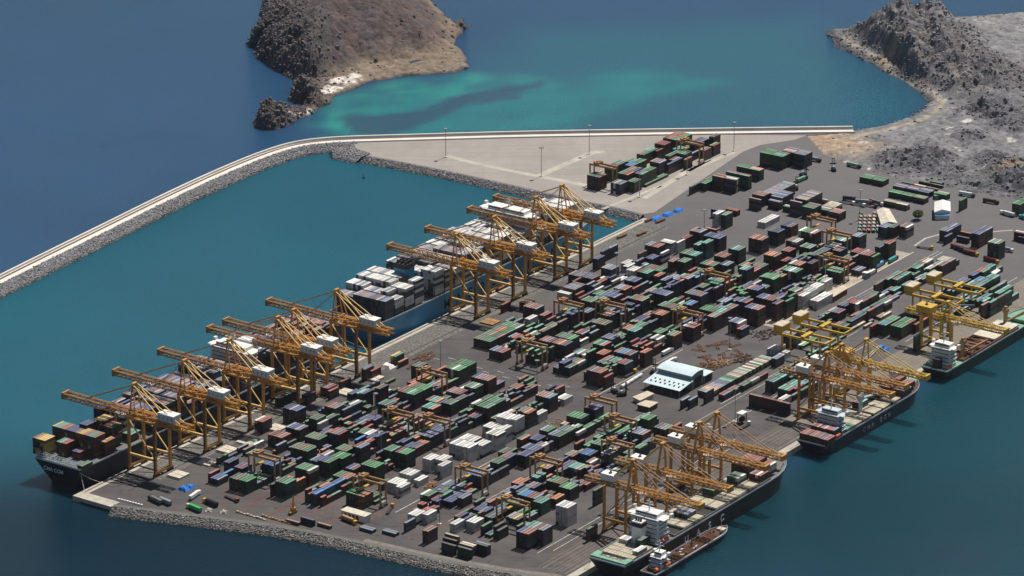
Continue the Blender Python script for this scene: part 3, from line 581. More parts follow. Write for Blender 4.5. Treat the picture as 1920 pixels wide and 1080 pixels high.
patches("""
Z3 362 258 4 3 1 kgn;Z3 497 290 4 3 1 GGG;Z3 70 200 3 1 1 r;Z3 100 262 2 3 1 bbs;Z3 225 190 2 2 1 BB;Z3 290 40 4 2 1 bb;Z3 430 110 3 3 1 brb;
S2 215 850 5 4 1 ggGt;S2 155 885 4 1 1 k;S2 60 650 5 4 1 bBbB;S2 130 325 4 5 1 nrnnr;S1 300 985 5 5 1 bbsbb;S2 -20 165 4 3 1 wrr;S2 330 240 4 5 1 sbbsk;
S1 765 965 5 4 1 nnns;S1 930 1000 4 2 2 rsws;S2 590 140 5 3 1 gkg;S2 545 175 4 1 1 g;S2 650 195 4 2 2 gwgk;S2 545 348 4 5 1 ggngg;S2 805 300 5 4 1 rnsr;S2 900 245 5 2 1 nr;
S2 385 468 4 6 1 gngnGg;S2 390 545 4 3 1 ggw;S2 435 695 5 5 1 ggGgw;S2 600 612 4 3 1 sbb;S2 690 615 5 4 1 bbgg;S2 840 568 5 4 1 GGGG;S2 715 550 4 2 1 nw;S2 885 485 4 4 1 ggng;
S2 965 450 5 2 1 rr;S2 1085 458 5 3 1 rss;S2 1140 300 4 4 1 ggww;S2 1105 385 4 1 1 B;S2 1180 420 4 2 1 or;S1 1155 820 5 2 1 sb;S1 1265 745 6 4 1 knnk;S1 1590 795 5 6 2 nngtGGongGgG;
S0 1310 195 5 5 2 GGwGGGGGGG;S0 1320 492 4 5 1 nsrnr;S0 1640 312 5 6 1 bsrsnn;S0 1010 690 4 4 1 ttto;S0 1060 602 4 4 1 rtto;S0 1280 640 4 3 2 gkggsk;S0 455 650 4 4 1 tktk;S0 985 1045 4 4 2 bsbbbbsb;
S0 1235 905 5 2 1 Gg;S0 880 170 5 3 1 kgk;S0 830 380 4 2 2 roor;S0 1550 430 4 4 1 ggwg;
S2 1430 492 5 3 1 ggt;S2 1560 520 5 4 1 rtGG;S2 1175 660 5 5 1 GgGGG;S2 1000 702 4 5 1 bsrbr;S2 860 785 4 5 1 gGnon;S2 610 985 4 2 3 bBbBbB;S2 580 935 3 1 1 g;S2 700 912 4 2 1 oo;S2 1390 230 4 2 2 gnor;
Z4 60 460 4 6 1 GGnGoo;Z4 630 320 3 4 1 wwww;Z4 800 192 3 4 1 wwww;Z4 710 372 3 3 1 www;Z4 915 267 2 4 1 wwww;Z4 995 332 1 1 1 w;Z4 630 500 1 3 1 www;
S3 190 712 4 3 1 www;S3 330 722 4 3 1 www;S3 290 772 4 4 1 wwww;S3 460 692 4 2 1 ww;S3 490 545 4 5 2 wwwwwwwwww;S3 655 585 5 2 1 ww;S3 770 552 4 3 1 www;S3 900 430 5 4 1 wwww;S3 865 352 3 5 1 wwwww;S3 1040 385 5 2 1 ww;
S3 1020 242 5 5 1 wwwww;S3 1180 272 6 2 1 ww;S3 1320 200 5 2 1 yr;S3 1440 210 3 2 1 ww;S3 735 98 5 2 2 wgkg;S3 800 122 5 4 2 ggtgGgtg;S3 695 242 3 3 1 rbb;S4 20 242 5 5 1 nnnss;S4 -40 290 5 3 1 wrs;S4 255 275 2 3 1 www;
S3 690 882 4 5 1 BBBss;S3 665 992 2 4 1 cccc;S3 950 752 4 3 2 gggnnb;S3 1040 642 3 2 1 gk;S3 1120 592 3 2 1 bb;S3 1190 652 4 5 2 bbbbbsbbsb;S3 1250 492 3 2 1 to;S3 1390 492 3 3 1 bbb;
S4 65 632 4 3 1 sgG;S4 160 682 4 4 2 ssggsgsg;S4 370 472 4 5 1 GGGGg;S4 430 592 2 2 1 rg;S4 540 602 2 2 3 GGGgGG;S4 470 667 3 1 2 wg;S4 565 382 5 6 1 rbbbsb;
Z4 1085 490 3 3 1 wgg;Z4 1360 462 2 3 1 gbk;Z4 1400 572 2 3 2 bbbbbs;Z4 1560 522 3 3 1 bss;Z4 1230 560 2 2 1 rr;Z4 915 762 3 3 1 www;Z4 1115 762 3 2 1 ww;Z4 1240 430 2 3 2 bbgsgb;
Z5 290 412 3 2 1 ww;Z5 415 360 3 5 1 wwwww;Z5 580 232 3 4 1 bbsb;Z5 720 320 2 3 2 ksksbk;Z5 225 540 3 1 1 c x;Z5 200 592 3 1 1 k x;Z5 185 655 3 1 1 k x;Z5 290 460 2 1 1 w x;Z5 410 665 3 1 2 cc x;Z5 385 705 3 1 1 k x;Z5 590 660 3 1 2 ks x;
S3 1190 985 3 3 1 ooo;S3 1420 922 4 2 1 tt;S3 1445 962 3 2 1 gG;S3 1580 962 4 5 1 gggrg;S3 1720 1032 4 4 1 gGGg;S4 455 790 4 1 1 r;S4 640 782 4 4 1 gggg;S4 670 715 3 2 2 gtgG;S4 780 702 3 2 1 or;S4 500 892 4 4 1 bBBb;
S4 345 912 3 4 1 gnno;S4 390 1052 4 4 1 ttwg;S4 760 890 5 3 1 wsk;S4 1060 652 5 5 1 ssssn;S4 1200 502 5 3 1 gGG;S4 1350 602 4 4 1 kspg;S4 1480 582 4 3 1 grr;S4 1130 830 4 2 1 gg;S4 1220 770 3 2 1 sg;S4 850 820 4 3 1 ksr;S4 550 985 3 4 1 nnws;
Z5 1140 42 4 6 1 tBBrns;Z5 1340 132 4 3 1 gtt;Z5 1560 92 3 2 1 oo;Z5 1630 182 6 4 1 wwww;Z5 1000 150 4 3 1 ksg;Z5 900 250 3 3 1 nok;Z5 1000 330 2 4 1 csyk;Z5 735 545 1 2 1 bG;
Z5 1130 512 5 4 1 bson;Z5 1240 442 5 6 1 ttpnps;Z5 1120 10 3 3 2 bsbsnb;
Z4 860 885 3 1 1 s;Z4 800 960 2 1 1 n;Z4 1120 990 4 2 1 nn;U4 90 645 4 1 1 g;U4 130 635 4 1 1 n;U4 75 690 3 1 1 k;U4 150 290 5 1 1 k;
S6 45 922 3 6 4 gngGggggnggngnoggggGgggw;S6 220 1052 3 5 1 sssrr;S6 400 1012 4 2 1 GG;S6 430 908 3 3 1 srr;S6 600 847 3 1 1 t;S6 650 882 3 2 1 wg;S6 630 792 3 2 1 GG;S6 740 832 4 3 2 gngkgn;S6 395 727 3 3 1 sss;S6 490 737 2 1 1 s;S6 512 792 2 1 1 s;
S6 600 562 4 5 1 pnnrs;S6 560 515 3 3 1 ony;S6 760 612 3 1 1 s;S6 785 662 3 2 1 nr;S6 620 702 4 3 1 wwb;S6 860 712 5 5 1 rrbbn;S6 970 652 4 3 1 sss;S6 1090 652 5 2 1 bb;S6 985 402 3 1 2 ww x;S6 1055 348 4 1 6 psspsn x;S6 1150 282 4 6 1 nbsbss;S6 1230 225 4 5 1 sbsbn;
S6 1110 202 3 4 1 nbsn;S6 1480 128 5 4 1 psss;S6 1700 78 3 2 1 ww;S6 1725 112 3 2 1 ww;S6 1760 152 3 3 1 www;S6 1800 42 3 3 1 sks;S6 1330 330 3 2 2 oror;
S6 780 942 5 4 1 rnsr;S6 920 972 5 5 1 nnonb;S6 960 897 4 6 1 ggsgGG;S6 1385 982 5 4 1 GGsr;S6 1480 912 4 4 1 bbss;S6 1250 492 5 4 1 gggg;S6 1380 422 3 5 1 Gggbb;S6 1510 442 4 4 1 bbbs;S6 1625 357 4 4 1 ssno;S6 1370 742 4 5 1 gngng;S6 1430 642 5 5 1 knonk;S6 1500 622 5 4 1 ttgg;S6 1475 792 3 2 1 sB;
S6 1180 860 3 3 1 nrs;S6 1280 850 3 3 1 ros;S6 1240 620 4 3 1 bsk;S6 1600 460 4 2 1 gn;
S7 450 332 4 2 1 nb;S7 530 378 3 3 1 bbb;S7 530 232 4 5 1 ssrrn;S7 640 312 4 3 1 cww;S7 700 192 4 1 3 www x;S7 300 625 4 4 1 ssbb;S7 185 712 4 4 1 ssno;S7 350 832 5 5 1 gnong;S7 440 532 5 4 1 rgtt;S7 520 492 4 6 1 gnrgGG;S7 780 602 4 4 1 sssn;S7 900 592 5 4 1 nnns;
S7 1060 592 5 2 1 BB;S7 530 752 4 3 1 nsk;S7 620 772 5 5 1 bbbbs;S7 895 415 5 3 1 ggg;S7 920 322 5 6 1 gggttt;S7 1080 228 5 2 1 tt;S7 1170 207 6 2 1 tt;S7 1040 72 5 4 1 nnss;S7 1190 128 5 6 1 bbbbbb;S7 1010 132 4 2 1 br;S7 1470 272 5 4 1 gtsg;S7 1150 442 4 5 1 ggogg;
S7 1195 642 5 5 1 tgtGG;S7 975 772 5 6 1 nssnns;S7 1040 752 5 2 2 gGgg;S7 675 912 5 5 1 gggnn;S7 1140 952 5 5 1 GGGGG;S7 1610 722 4 1 1 b;S7 1680 722 5 4 1 obbb;S7 1650 932 6 5 1 bbpnn;S7 1590 502 5 3 1 ttb;S7 1700 452 6 2 1 rr;S7 1700 152 5 5 1 nonon;S7 1645 222 4 3 1 tts;S7 1370 450 4 3 1 bss;
S7 1310 352 4 4 1 nnrn;S7 790 415 4 2 1 nn;S7 630 580 4 2 1 or;S7 960 895 4 3 1 tBb;S7 1840 590 5 4 1 GGGg;S7 1870 340 5 3 1 ooo;S7 1550 860 5 4 1 bsbo;S7 1340 865 4 3 1 bsr;S7 850 200 4 2 2 wwrr;S7 1150 750 5 3 2 gsbgss;
S5 -5 800 5 5 1 nsrno;S5 150 872 4 2 1 rr;S5 300 592 5 6 1 nsBsrs;S5 560 592 5 3 1 oor;S5 100 612 4 3 1 oor;S5 -10 602 5 5 1 GGGGw;S5 395 332 4 2 1 oo;S5 450 352 5 3 1 ttt;S5 490 292 5 4 1 wgGg;S5 725 162 5 4 1 rooo;S5 705 442 4 3 1 wkw;S5 860 392 5 4 1 nggo;
S5 1075 302 5 4 1 wnnr;S5 1260 112 5 4 1 GGGG;S5 1350 192 5 3 3 rtnttntnn;S5 1430 262 1 1 3 Gsg;S5 1590 252 4 4 1 sbsw;S5 1620 320 3 4 1 bsrb;S5 1740 210 4 4 1 swgs;S5 240 700 4 2 1 gg;S5 340 720 4 3 1 rrs;S5 840 100 5 5 1 ggggn;S5 740 370 4 3 1 gGg;S5 1760 82 6 6 1 bsssnn;S5 1900 -20 6 6 1 bbsrnn;S5 650 680 2 2 1 gs;S5 1470 20 5 4 1 bbsr;
S8 150 952 5 5 1 GGnGG;S8 400 872 5 5 1 gtwtg;S8 195 702 5 4 1 ooon;S8 25 512 5 5 1 goong;S8 235 432 5 4 1 gbbb;S8 440 542 4 4 1 rgww;S8 580 432 6 6 1 wGGrwr;S8 830 862 4 7 1 ggggggg;S8 470 802 5 4 1 wnoo;S8 610 782 5 4 1 gbbr;S8 700 702 4 3 2 gbbgbb;S8 1180 490 5 3 1 sss;
S8 1165 667 4 3 1 rrr;S8 1255 692 5 4 1 nnnr;S8 1335 712 5 3 1 tgG;S8 1440 612 5 2 1 gs;S8 1545 575 6 2 1 rr;S8 1120 715 4 4 1 nkss;S8 1175 870 2 3 1 bss;S8 870 600 4 4 1 wgsw;S8 980 530 4 4 1 gtwt;S8 960 650 4 3 1 rnb;S8 380 370 4 4 1 bbsn;S8 120 330 2 3 2 wwwwww;S8 385 655 4 3 1 nrr;S8 380 770 3 2 1 rr;S8 590 610 5 4 1 gkgs;
S8 25 62 4 1 1 p x;S8 60 20 4 1 4 nnnn x;T5 200 700 4 1 3 ppp x;T5 315 680 4 1 14 spsnspssppsstp x;T5 440 720 4 1 7 sbssbss x;T5 405 775 3 1 2 sw x;T5 590 850 2 1 2 gw x;T5 680 780 5 1 13 ppppcpsppsppp x;T5 835 855 4 1 5 Ggnkp x;T5 1010 880 2 1 4 ggws x;T5 1165 915 3 1 4 prop x;T5 900 800 2 1 6 gcswgw x;T5 1100 840 2 1 5 ccyww x;
T5 5 345 4 2 3 gggcGo x;T5 300 170 5 2 5 GgGGgtGgGn x;T5 580 150 5 2 5 nspspsrpsn x;T5 500 330 1 1 2 rr x;T5 275 205 4 1 1 n x;T5 830 310 2 1 4 gkgg x;
P6 135 780 4 4 1 pppp;P6 600 430 5 2 1 ww;P6 770 455 5 2 1 gg;P6 570 340 3 1 1 b x;P6 870 335 2 1 2 rr x;P6 440 715 3 1 1 o x;
F4 115 665 5 5 1 ggkgr;F4 365 745 4 4 1 kwks;F4 430 695 5 4 1 gGGG;F4 440 645 5 4 2 ggrorgnb;F4 540 730 4 3 1 ggg;F4 590 640 5 4 2 rbsgGGgG;F4 515 560 4 3 2 BBgtGg;F4 640 440 4 3 2 nggttg;F4 780 520 5 4 1 nsns;F4 830 330 5 4 1 rrrr;F4 810 405 4 2 2 rrrn;F4 900 540 4 3 2 ogbrsb;F4 940 460 5 5 2 gGGGgtggGt;F4 1020 390 4 4 1 ttGs;
F4 920 270 5 6 2 rnrgGnrnrrGG;F4 1150 330 5 4 2 nsbbnbsb;F4 1325 240 6 5 1 nrrGr;F4 1380 345 4 3 1 GGr;F4 1440 285 5 3 1 rrn;F4 1310 400 4 2 2 nnrr;F4 1080 490 4 3 1 ggo;F4 690 760 1 2 3 ggGGgg;F4 1180 430 3 2 2 bsbs;F4 300 580 5 3 2 kkrGsg;F4 440 560 4 3 2 GGnGgt;
F4 1195 790 3 1 3 gkg;F4 1320 750 3 2 2 gGgg;F4 1440 670 5 2 3 nngwog x;F4 1585 630 5 2 2 ttrr x;
Z6 150 925 2 1 34 spycospsbsgtgggccpcctcgcncgctccpct x;Z6 275 953 2 1 34 psnsrpsgsggccgpccgcnccogctcpctcgcc xs;Z6 360 965 2 2 2 rsrk;Z6 560 870 2 2 3 kgkwkr;Z6 895 600 3 2 1 ss;Z6 960 560 2 2 1 ww;Z6 850 505 2 3 1 www;Z6 910 490 3 2 1 ww;
Z6 835 825 4 3 2 gstggt;Z6 960 905 3 4 2 tgtrgtts;Z6 670 965 4 3 1 nrn x;Z6 1030 960 2 3 2 tgstgw;Z6 980 770 3 4 3 sgsgsgtgsgsg;Z6 880 1060 2 2 2 rrww;Z6 1120 910 3 3 2 rogtws;
S4 1650 300 3 1 1 s;S4 1700 290 3 2 1 ss;S4 1845 190 4 3 1 sss;
Y8 200 640 5 4 1 tpps;Y8 370 820 1 3 2 GwGwGG;Y8 920 540 3 4 1 rgbG;Y8 1130 470 3 2 3 gbbGbs;Y8 1000 240 3 3 2 ksbnrs;Y8 1170 210 4 3 2 rnwbkr;Y8 860 330 3 4 2 wsbrnb;Y8 1390 100 4 3 1 kgg;Y8 1380 320 4 2 2 trss;Y8 1470 260 4 3 1 gng;Y8 10 210 6 3 1 bbn;Y8 110 160 6 4 1 sBgG;Y8 240 110 6 3 1 Ggw;Y8 390 95 5 3 2 rwwwww;Y8 100 120 5 4 1 bbsb;Y8 480 30 5 3 2 wwwwww;Y8 560 160 3 4 2 wwwwwwww;
R6 225 560 5 1 1 n;R6 250 540 4 2 3 gkrttg;R6 400 490 4 3 2 rrtrgt;R6 540 410 4 3 2 ngGGtt;R6 650 340 3 3 2 kgnncw;R6 770 370 2 3 3 cwcngwcwc;R6 940 340 4 2 2 nnpp;R6 400 620 2 2 2 ttgt;R6 350 680 1 1 1 b;R6 870 310 2 4 1 wwcw;
R6 1160 520 3 3 1 bbk;R6 1200 540 3 4 2 BstkbsBt;R6 1290 450 4 3 2 bbtrot;R6 1320 570 4 3 3 gtsbtttgt;R6 1410 520 5 2 2 Gttt;R6 1480 490 5 2 2 ttts;R6 1430 640 2 2 3 bktgtg;R6 1640 500 3 1 1 n;R6 1410 740 4 2 1 tt;R6 1430 790 5 1 1 n;R6 1500 700 4 2 3 tttttt;R6 1520 760 5 1 3 tnt;R6 1210 740 3 2 2 stgt;R6 1350 740 2 2 2 stst;R6 1760 690 2 1 1 t;
R6 270 1000 4 3 2 GBGgGg;R6 380 1010 4 5 2 ggGGgrggGr;R6 180 1030 4 1 1 r;R6 520 930 4 5 2 kgGgkgGkkr;R6 640 1000 3 2 2 rror;R6 10 740 5 3 2 nsnrsn;R6 120 670 4 3 1 kgg;R6 180 800 3 3 2 gkgggw;R6 0 900 3 3 2 bsbtsb;R6 200 650 2 2 1 kg;M7 390 600 5 1 1 t;M7 420 580 5 1 1 t;
X3 725 760 4 3 2 sssbsb;X3 735 800 3 2 1 bb;X3 865 770 2 1 1 o x;X3 840 800 2 1 1 b x;X3 940 780 5 3 2 bbssbs;X3 1050 840 6 4 1 ctcg;X3 1040 880 5 1 1 t;X3 1215 580 4 3 2 GGGGgG;X3 185 400 2 2 4 GgGGtggG x;X3 275 385 3 1 2 tG x;X3 320 365 4 2 1 ts;X3 380 500 2 3 3 GGgGgnGgG x;X3 410 460 2 3 4 sbsrsbsssbrs x;X3 345 560 2 2 2 cccw x;X3 470 435 1 3 1 gcn x;X3 585 430 1 2 1 kk x;X3 660 430 1 1 2 gk x;X3 690 510 2 1 3 GGc x;X3 855 560 4 1 1 G;
X3 310 735 4 3 1 bss;X3 360 735 4 3 1 ggk;X3 435 730 4 4 1 nnnw;
C2 470 350 2 1 1 r;C2 400 370 3 3 1 rsr;C2 555 300 4 1 1 b;C2 330 400 3 2 1 bb;Z3 1145 838 1 1 1 n x;Z3 1352 805 2 1 1 b x;Z3 1582 885 1 1 1 n x;Z4 245 945 1 1 2 ss x;Z4 560 990 1 1 2 ss x;Q6 1205 565 3 1 3 rwb x;Q6 1200 660 1 2 2 nyky;Q6 1255 620 2 1 2 br x;Y8 640 -40 4 2 2 wwww;
S1 1280 570 3 1 1 r;S1 1165 545 4 2 1 bk;S1 1510 400 3 2 1 yt;S1 1590 470 2 1 1 o;S1 940 690 3 1 1 r;S1 740 780 3 3 1 bsr;S1 820 820 2 1 1 r;S1 210 870 3 2 2 gkgk;
S6 1385 25 4 2 1 bb;S6 1340 70 3 2 1 bb;S6 290 370 1 1 2 rr;S6 350 545 3 1 1 r;S7 30 310 4 1 2 bs
""")
def fill(b0, nr, a0, a1, hlo, hhi, pal=FILL, skip=.05):
    bay = {}
    for i in range(nr):
        a = a0 + rnd.uniform(0,.3)
        while a + 6.1 < a1:
            k = int((a-a0)//BAYP)
            if k not in bay: bay[k] = (rnd.uniform(hlo, hhi), rnd.choice(pal), rnd.random() < .2, rnd.random() < .03)
            hb, c0, short, gap = bay[k]; L = 6.06 if short else CL
            if gap: a += BAYP; continue
            if not short and not free(a, a+L, b0+i*ROWP, b0+i*ROWP+CW) and free(a, a+6.06, b0+i*ROWP, b0+i*ROWP+CW): L = 6.06
            if free(a, a+L, b0+i*ROWP, b0+i*ROWP+CW):
                t = max(0, min(5, int(round(hb + rnd.uniform(-1.2,.8)))))
                if rnd.random() > skip and t: stackup(a, b0 + i*ROWP, t, c0 if rnd.random() < .62 else rnd.choice(pal), lng=L, row=i)
                a += L + .35
            else: a += .9
for b0, spans in ((88.5,[(70,365,2,3.9),(437,640,2,4)]),(118.5,[(96,368,2.2,4),(420,690,2.5,4.4)]),(149,[(88,372,2.2,4),(415,720,2.6,4.5)]),(179,[(108,150,1,2.4),(280,372,2.4,4),(415,790,2.8,4.6)])):
    for a0,a1,h0,h1 in spans: fill(b0, 6, a0, a1, h0, h1)
fill(226.5, 6, 118, 352, 1.6, 3.2); fill(266, 6, 116, 372, 1.6, 3.4); fill(293, 6, 112, 330, 1.8, 3.4)
fill(208, 6, 640, 790, 2, 4); fill(48, 4, 96, 330, 0.2, 1.7, skip=.35); fill(70, 4, 150, 372, .6, 2.6, skip=.25); fill(66, 4, 560, 700, 1.2, 3.2, 'bsnwrk', skip=.2); fill(296, 3, 520, 690, .5, 1.6, 'sgtnc', skip=.3); fill(340, 5, 700, 800, 1, 3, 'tstgn', skip=.2); fill(262, 4, 590, 690, 1.2, 2.6); fill(276, 5, 700, 830, 1, 2.4, 'ggtwcnsnr'); fill(318, 4, 690, 830, 1.4, 3.2, 'ttsgbk')
# a patch of short boxes parked in a tilted grid beside the cream warehouse
def tiltf(px, py):
    c = G(px, py, 4.0); an = math.radians(96)
    return lambda a, b, z: (float(c[0]+a*math.cos(an)+b*math.sin(an)), float(c[1]+a*math.sin(an)-b*math.cos(an)), z)
for i in range(5):
    for j in range(6):
        if rnd.random() < .06: continue
        boxes.append([0, 5.6, 0, CW, 4.05, rnd.choice('rcpttcwrgcc'), 0, 1, i, 'Z', False, tiltf(1610+i*8.6+j*.5, 437-j*6.4)])
# containers that show largest stand as things of their own; the rest of the yard is one mass built later together with the ships' cargo

# ------------------------------------------------------------------ ships (local x = forward from the stern, local y = to port, z from the water)
def hull_mb(L, B, D, bowlen, sternlen=22, stern_w=.8, flare=9, sheer=0.0):
    st = [0, .02, .06, .12, .25, .5, .7]; st = [s*L for s in st if s*L < L-bowlen-2] + [L-bowlen + bowlen*t for t in (0,.25,.5,.7,.85,.95,1)]
    lv = [(-3,0),(1.2,.12),(D*.55,.6),(D,1)]
    rows = []
    for x in st:
        t = max(0,(x-(L-bowlen))/bowlen); s = max(0, 1-x/sternlen)
        hd = B/2*(1-t**2.6)*(1-(1-stern_w)*.25*s); hw = B/2*(max(0,1-t**1.5))*(1-.55*s**1.3)
        r = []
        for z,k in lv:
            h = hw+(hd-hw)*k; xx = x - (1-k)*flare*(t**1.5) + (1-k)*s*7
            r.append((xx, max(h,.12), z + (sheer*t if z == D else 0)))
        rows.append(r)
    mb = MB(); n = len(lv); vs = []
    for r in rows:
        for sgn in (1,-1): vs += [(x, sgn*h, z) for x,h,z in r]
    fs = []
    for i in range(len(rows)-1):
        o, p = i*2*n, (i+1)*2*n
        for j in range(n-1):
            fs.append((o+j, o+j+1, p+j+1, p+j)); fs.append((o+n+j, p+n+j, p+n+j+1, o+n+j+1))
    for j in range(n-1): fs.append((j, n+j, n+j+1, j+1))
    deck = []
    for i in range(len(rows)-1):
        o, p = i*2*n, (i+1)*2*n; deck.append((o+n-1, o+2*n-1, p+2*n-1, p+n-1))
    mb.add(vs, fs); dk = MB(); dk.add([(x,y,z+.06 if abs(z-D) < sheer+.1 else z) for x,y,z in vs], deck)
    edge = [[(r[n-1][0], s*r[n-1][1], r[n-1][2]) for r in rows] for s in (1,-1)]
    return mb, dk, edge
def text_part(body, size, mtl, parent, loc, rot, ext=.06, name="lettering", sx=1.0):
    cu = bpy.data.curves.new("lettering", 'FONT'); cu.body = body; cu.size = size; cu.extrude = ext; cu.align_x = 'LEFT'; cu.offset = size*.012
    ob = bpy.data.objects.new("tmp", cu); C.objects.link(ob)
    dg = bpy.context.evaluated_depsgraph_get(); me = bpy.data.meshes.new_from_object(ob.evaluated_get(dg))
    bpy.data.objects.remove(ob); me.materials.clear(); me.materials.append(mtl)
    o = link(name, me, parent); o.location = loc; o.rotation_euler = rot; o.scale = (sx,1,1); return o
def spaced(body, size, pitch, mtl, parent, x0, y, z):
    """hull letters facing +b (local -y), spaced along the hull"""
    for i, ch in enumerate(body):
        if ch != ' ': text_part(ch, size, mtl, parent, (x0+i*pitch, y, z), (math.radians(90),0,0), name="hull_letter")
def ship(name, label, a, b, L, B, D, hullmat, deckmat, bowlen=55, boot=True, **kw):
    t = thing(name, label, "ship" , W(a, b, 0))
    mb, dk, edge = hull_mb(L, B, D, bowlen, **kw)
    part("hull", mb, hullmat, t); part("deck", dk, deckmat, t)
    r = MB()
    for e in edge:
        for p, q in zip(e[:-1], e[1:]): r.bar((p[0],p[1]*.99,p[2]+.55),(q[0],q[1]*.99,q[2]+.55), .25, 1.1)
    r.bar((.2,edge[0][0][1],D+.55),(.2,edge[1][0][1],D+.55),.25,1.1)
    part("bulwark", r, M['lightgrey'], t)
    return t
def house(t, x0, x1, hb, z0, storeys, mtl, wing=2.5, step=1.2, funnel=None, fmat=None):
    h = MB(); g = MB(); z = z0; x = x0; w_ = hb
    for s in range(storeys):
        h.box(x, x1, -w_, w_, z, z+2.9); g.box(x-.05, x1+.05, -w_*.92, w_*.92, z+1.3, z+2.0); g.box(x+1, x1-1, -w_-.05, w_+.05, z+1.3, z+2.0)
        h.box(x-.7, x1+.7, -w_-.5, w_+.5, z+2.9, z+3.1); z += 3.1
        if s < 3: x += step; w_ -= step*.6
    h.box(x+1, x1+.5, -hb-wing, hb+wing, z, z+.3); h.box(x+2, x1, -w_*.8, w_*.8, z+.3, z+3.2); g.box(x+1.9, x1+.1, -w_*.76, w_*.76, z+1.5, z+2.6)
    for sg in (-1,1): h.box(x1-2.4, x1+.4, sg*(hb+wing)-1.2, sg*(hb+wing)+1.2, z+.3, z+2.6)
    o = part("deckhouse", h, mtl, t); part("window_band", g, M['glass'], o)
    m = MB(); xm = (x+x1)/2
    m.bar((xm,0,z+3),(xm,0,z+12),.7); m.bar((xm,-4,z+8),(xm,4,z+8),.35); m.bar((xm,-2.5,z+10.5),(xm,2.5,z+10.5),.3); m.bar((xm-1.5,0,z+9),(xm+1.8,0,z+9),.5)
    part("radar_mast", m, M['whitepole'], o)
    if funnel:
        f = MB(); fx, fw, fh = funnel; f.box(fx-fw, fx+fw, -fw*.9, fw*.9, z0, z0+fh); part("funnel", f, fmat or M['dark'], t)
        c = MB()
        for dx,dy in ((-.4,-.3),(.4,-.3),(-.4,.4),(.4,.4)): c.cyl((fx+dx*fw,dy*fw,z0+fh),(fx+dx*fw,dy*fw,z0+fh+1.8),.7,8)
        part("exhaust_pipe", c, M['dark'], t)
    return z
def lashing(t, x, hb, z0, z1, mtl):
    m = MB()
    for y in np.linspace(-hb, hb, 9): m.bar((x,y,z0),(x,y,z1),.35)
    for z in np.arange(z0+2.6, z1+.1, 2.6): m.bar((x,-hb,z),(x,hb,z),.3)
    part("lashing_bridge", m, mtl, t)
ZK.update({'X8':(30,740,5.4),'K1':(500,440,4.8),'X7':(160,640,6)})
def cargo(a0, b0, z0, tiers, top, lower, lane, row):
    for t in range(tiers):
        c = top if t == tiers-1 else (top if rnd.random() < .3 else rnd.choice(lower))
        boxes.append([a0, a0+CL, b0, b0+CW, z0+t*CH, c, t, tiers, row, lane, False, None])
def spatch(txt, z0, lane, lower):
    for ln in txt.strip().split(';'):
        q = ln.split(); k,x,y,t,nr,nb = q[0],float(q[1]),float(q[2]),int(q[3]),int(q[4]),int(q[5]); cols = q[6]; low = q[7] if len(q) > 7 else lower
        ox,oy,sc = ZK[k]; a,b = ab(ox+x/sc, oy+y/sc, z0+t*CH)
        for j in range(nb):
            for i in range(nr):
                if cols[i%len(cols)] != '.': cargo(a+j*13.4, b+i*2.52, z0, t, cols[i % len(cols)], low, lane, i)

# --- big dark ship at the near end of the west quay
s1 = ship("container_ship", "big dark hulled container ship with yellow boxes at its stern, left quay", 12, -27.5, 350, 46, 18.5, M['navyhull'], M['deckgrey'], 62, sternlen=26)
house(s1, 208, 221, 19, 18.5, 9, M['white'], wing=3.5, step=.3)
f = MB(); f.box(226, 236, -6, 6, 18.5, 48); f.box(226.5,235.5,-5.5,5.5,48,49); part("funnel", f, M['white'], s1)
spaced("CMA CGM", 9.5, 13.5, M['letterwhite'], s1, 222, -23.15, 8)
text_part("CMA CGM", 4.2, M['letterwhite'], s1, (-.12, 13.5, 11.8), (math.radians(90),0,math.radians(-90)))
m = MB()
for x in (1.0, 3.4):
    for y in np.linspace(-20, 20, 11): m.bar((x,y,18.5),(x,y,23.6),.3)
    for z in (19.8,21.4,23.6): m.bar((x,-20,z),(x,20,z),.28)
for i in range(10): m.bar((1, -20+i*4, 18.7 if i%2 else 23.6), (1, -16+i*4, 23.6 if i%2 else 18.7), .22)
part("stern_railing", m, M['lightgrey'], s1)
spatch("X8 165 432 5 5 1 nyyyy;X8 405 472 4 4 1 gtrr;X8 565 566 2 3 1 bbr;X8 620 712 1 2 1 gg;X8 365 314 6 17 1 yttnobbbbnyyontgr;X8 640 292 7 3 1 bbb;X8 790 244 7 4 1 yyyn;X8 840 303 6 5 1 yrryg;X8 855 470 4 2 1 yo;X8 1060 380 2 4 1 gtgt", 20.0, 'S1', 'oonrrybb')
spatch("X7 90 745 8 3 1 bbb b;X7 210 735 8 8 1 rrrrrrrr w", 20.0, 'S1', 'bbb')
pal = ['ssbsbnp','sbsponsb','bsspbbn','pobsnbs','bbsbspon','nsspwsbb']
for i, a in enumerate(np.arange(102, 207, 13.6)):
    h0 = (6,7,7,6,7,6,8,8)[i % 8]
    for r in range(17): cargo(a, -49.3+r*2.56, 20, max(2, h0 - (2 if r > 13 and i % 3 == 0 else 0) - (rnd.random() < .12)), rnd.choice(pal[i % 6]), 'bbsnnrko', 'S1', r)
for i, a in enumerate(np.arange(252, 345, 13.6)):
    h0 = (7,8,7,7,8,7,6)[i % 7]
    for r in range(17):
        if i > 5 and (r < 2 or r > 14): continue
        cargo(a, -49.3+r*2.56, 20, h0 - (rnd.random() < .15) - (2 if i == 3 and 4 < r < 9 else 0), rnd.choice(('bbbsb','bbssbn','bsnpo','prnpo','nnprp','psrny','bsn')[i % 7]), 'bbsnnrk', 'S1', r)
for x in (104,118,131,145,158,172,186,199,250,263,277,290,304,317): lashing(s1, x-13.5, 21, 18.5, 29, M['dark'])
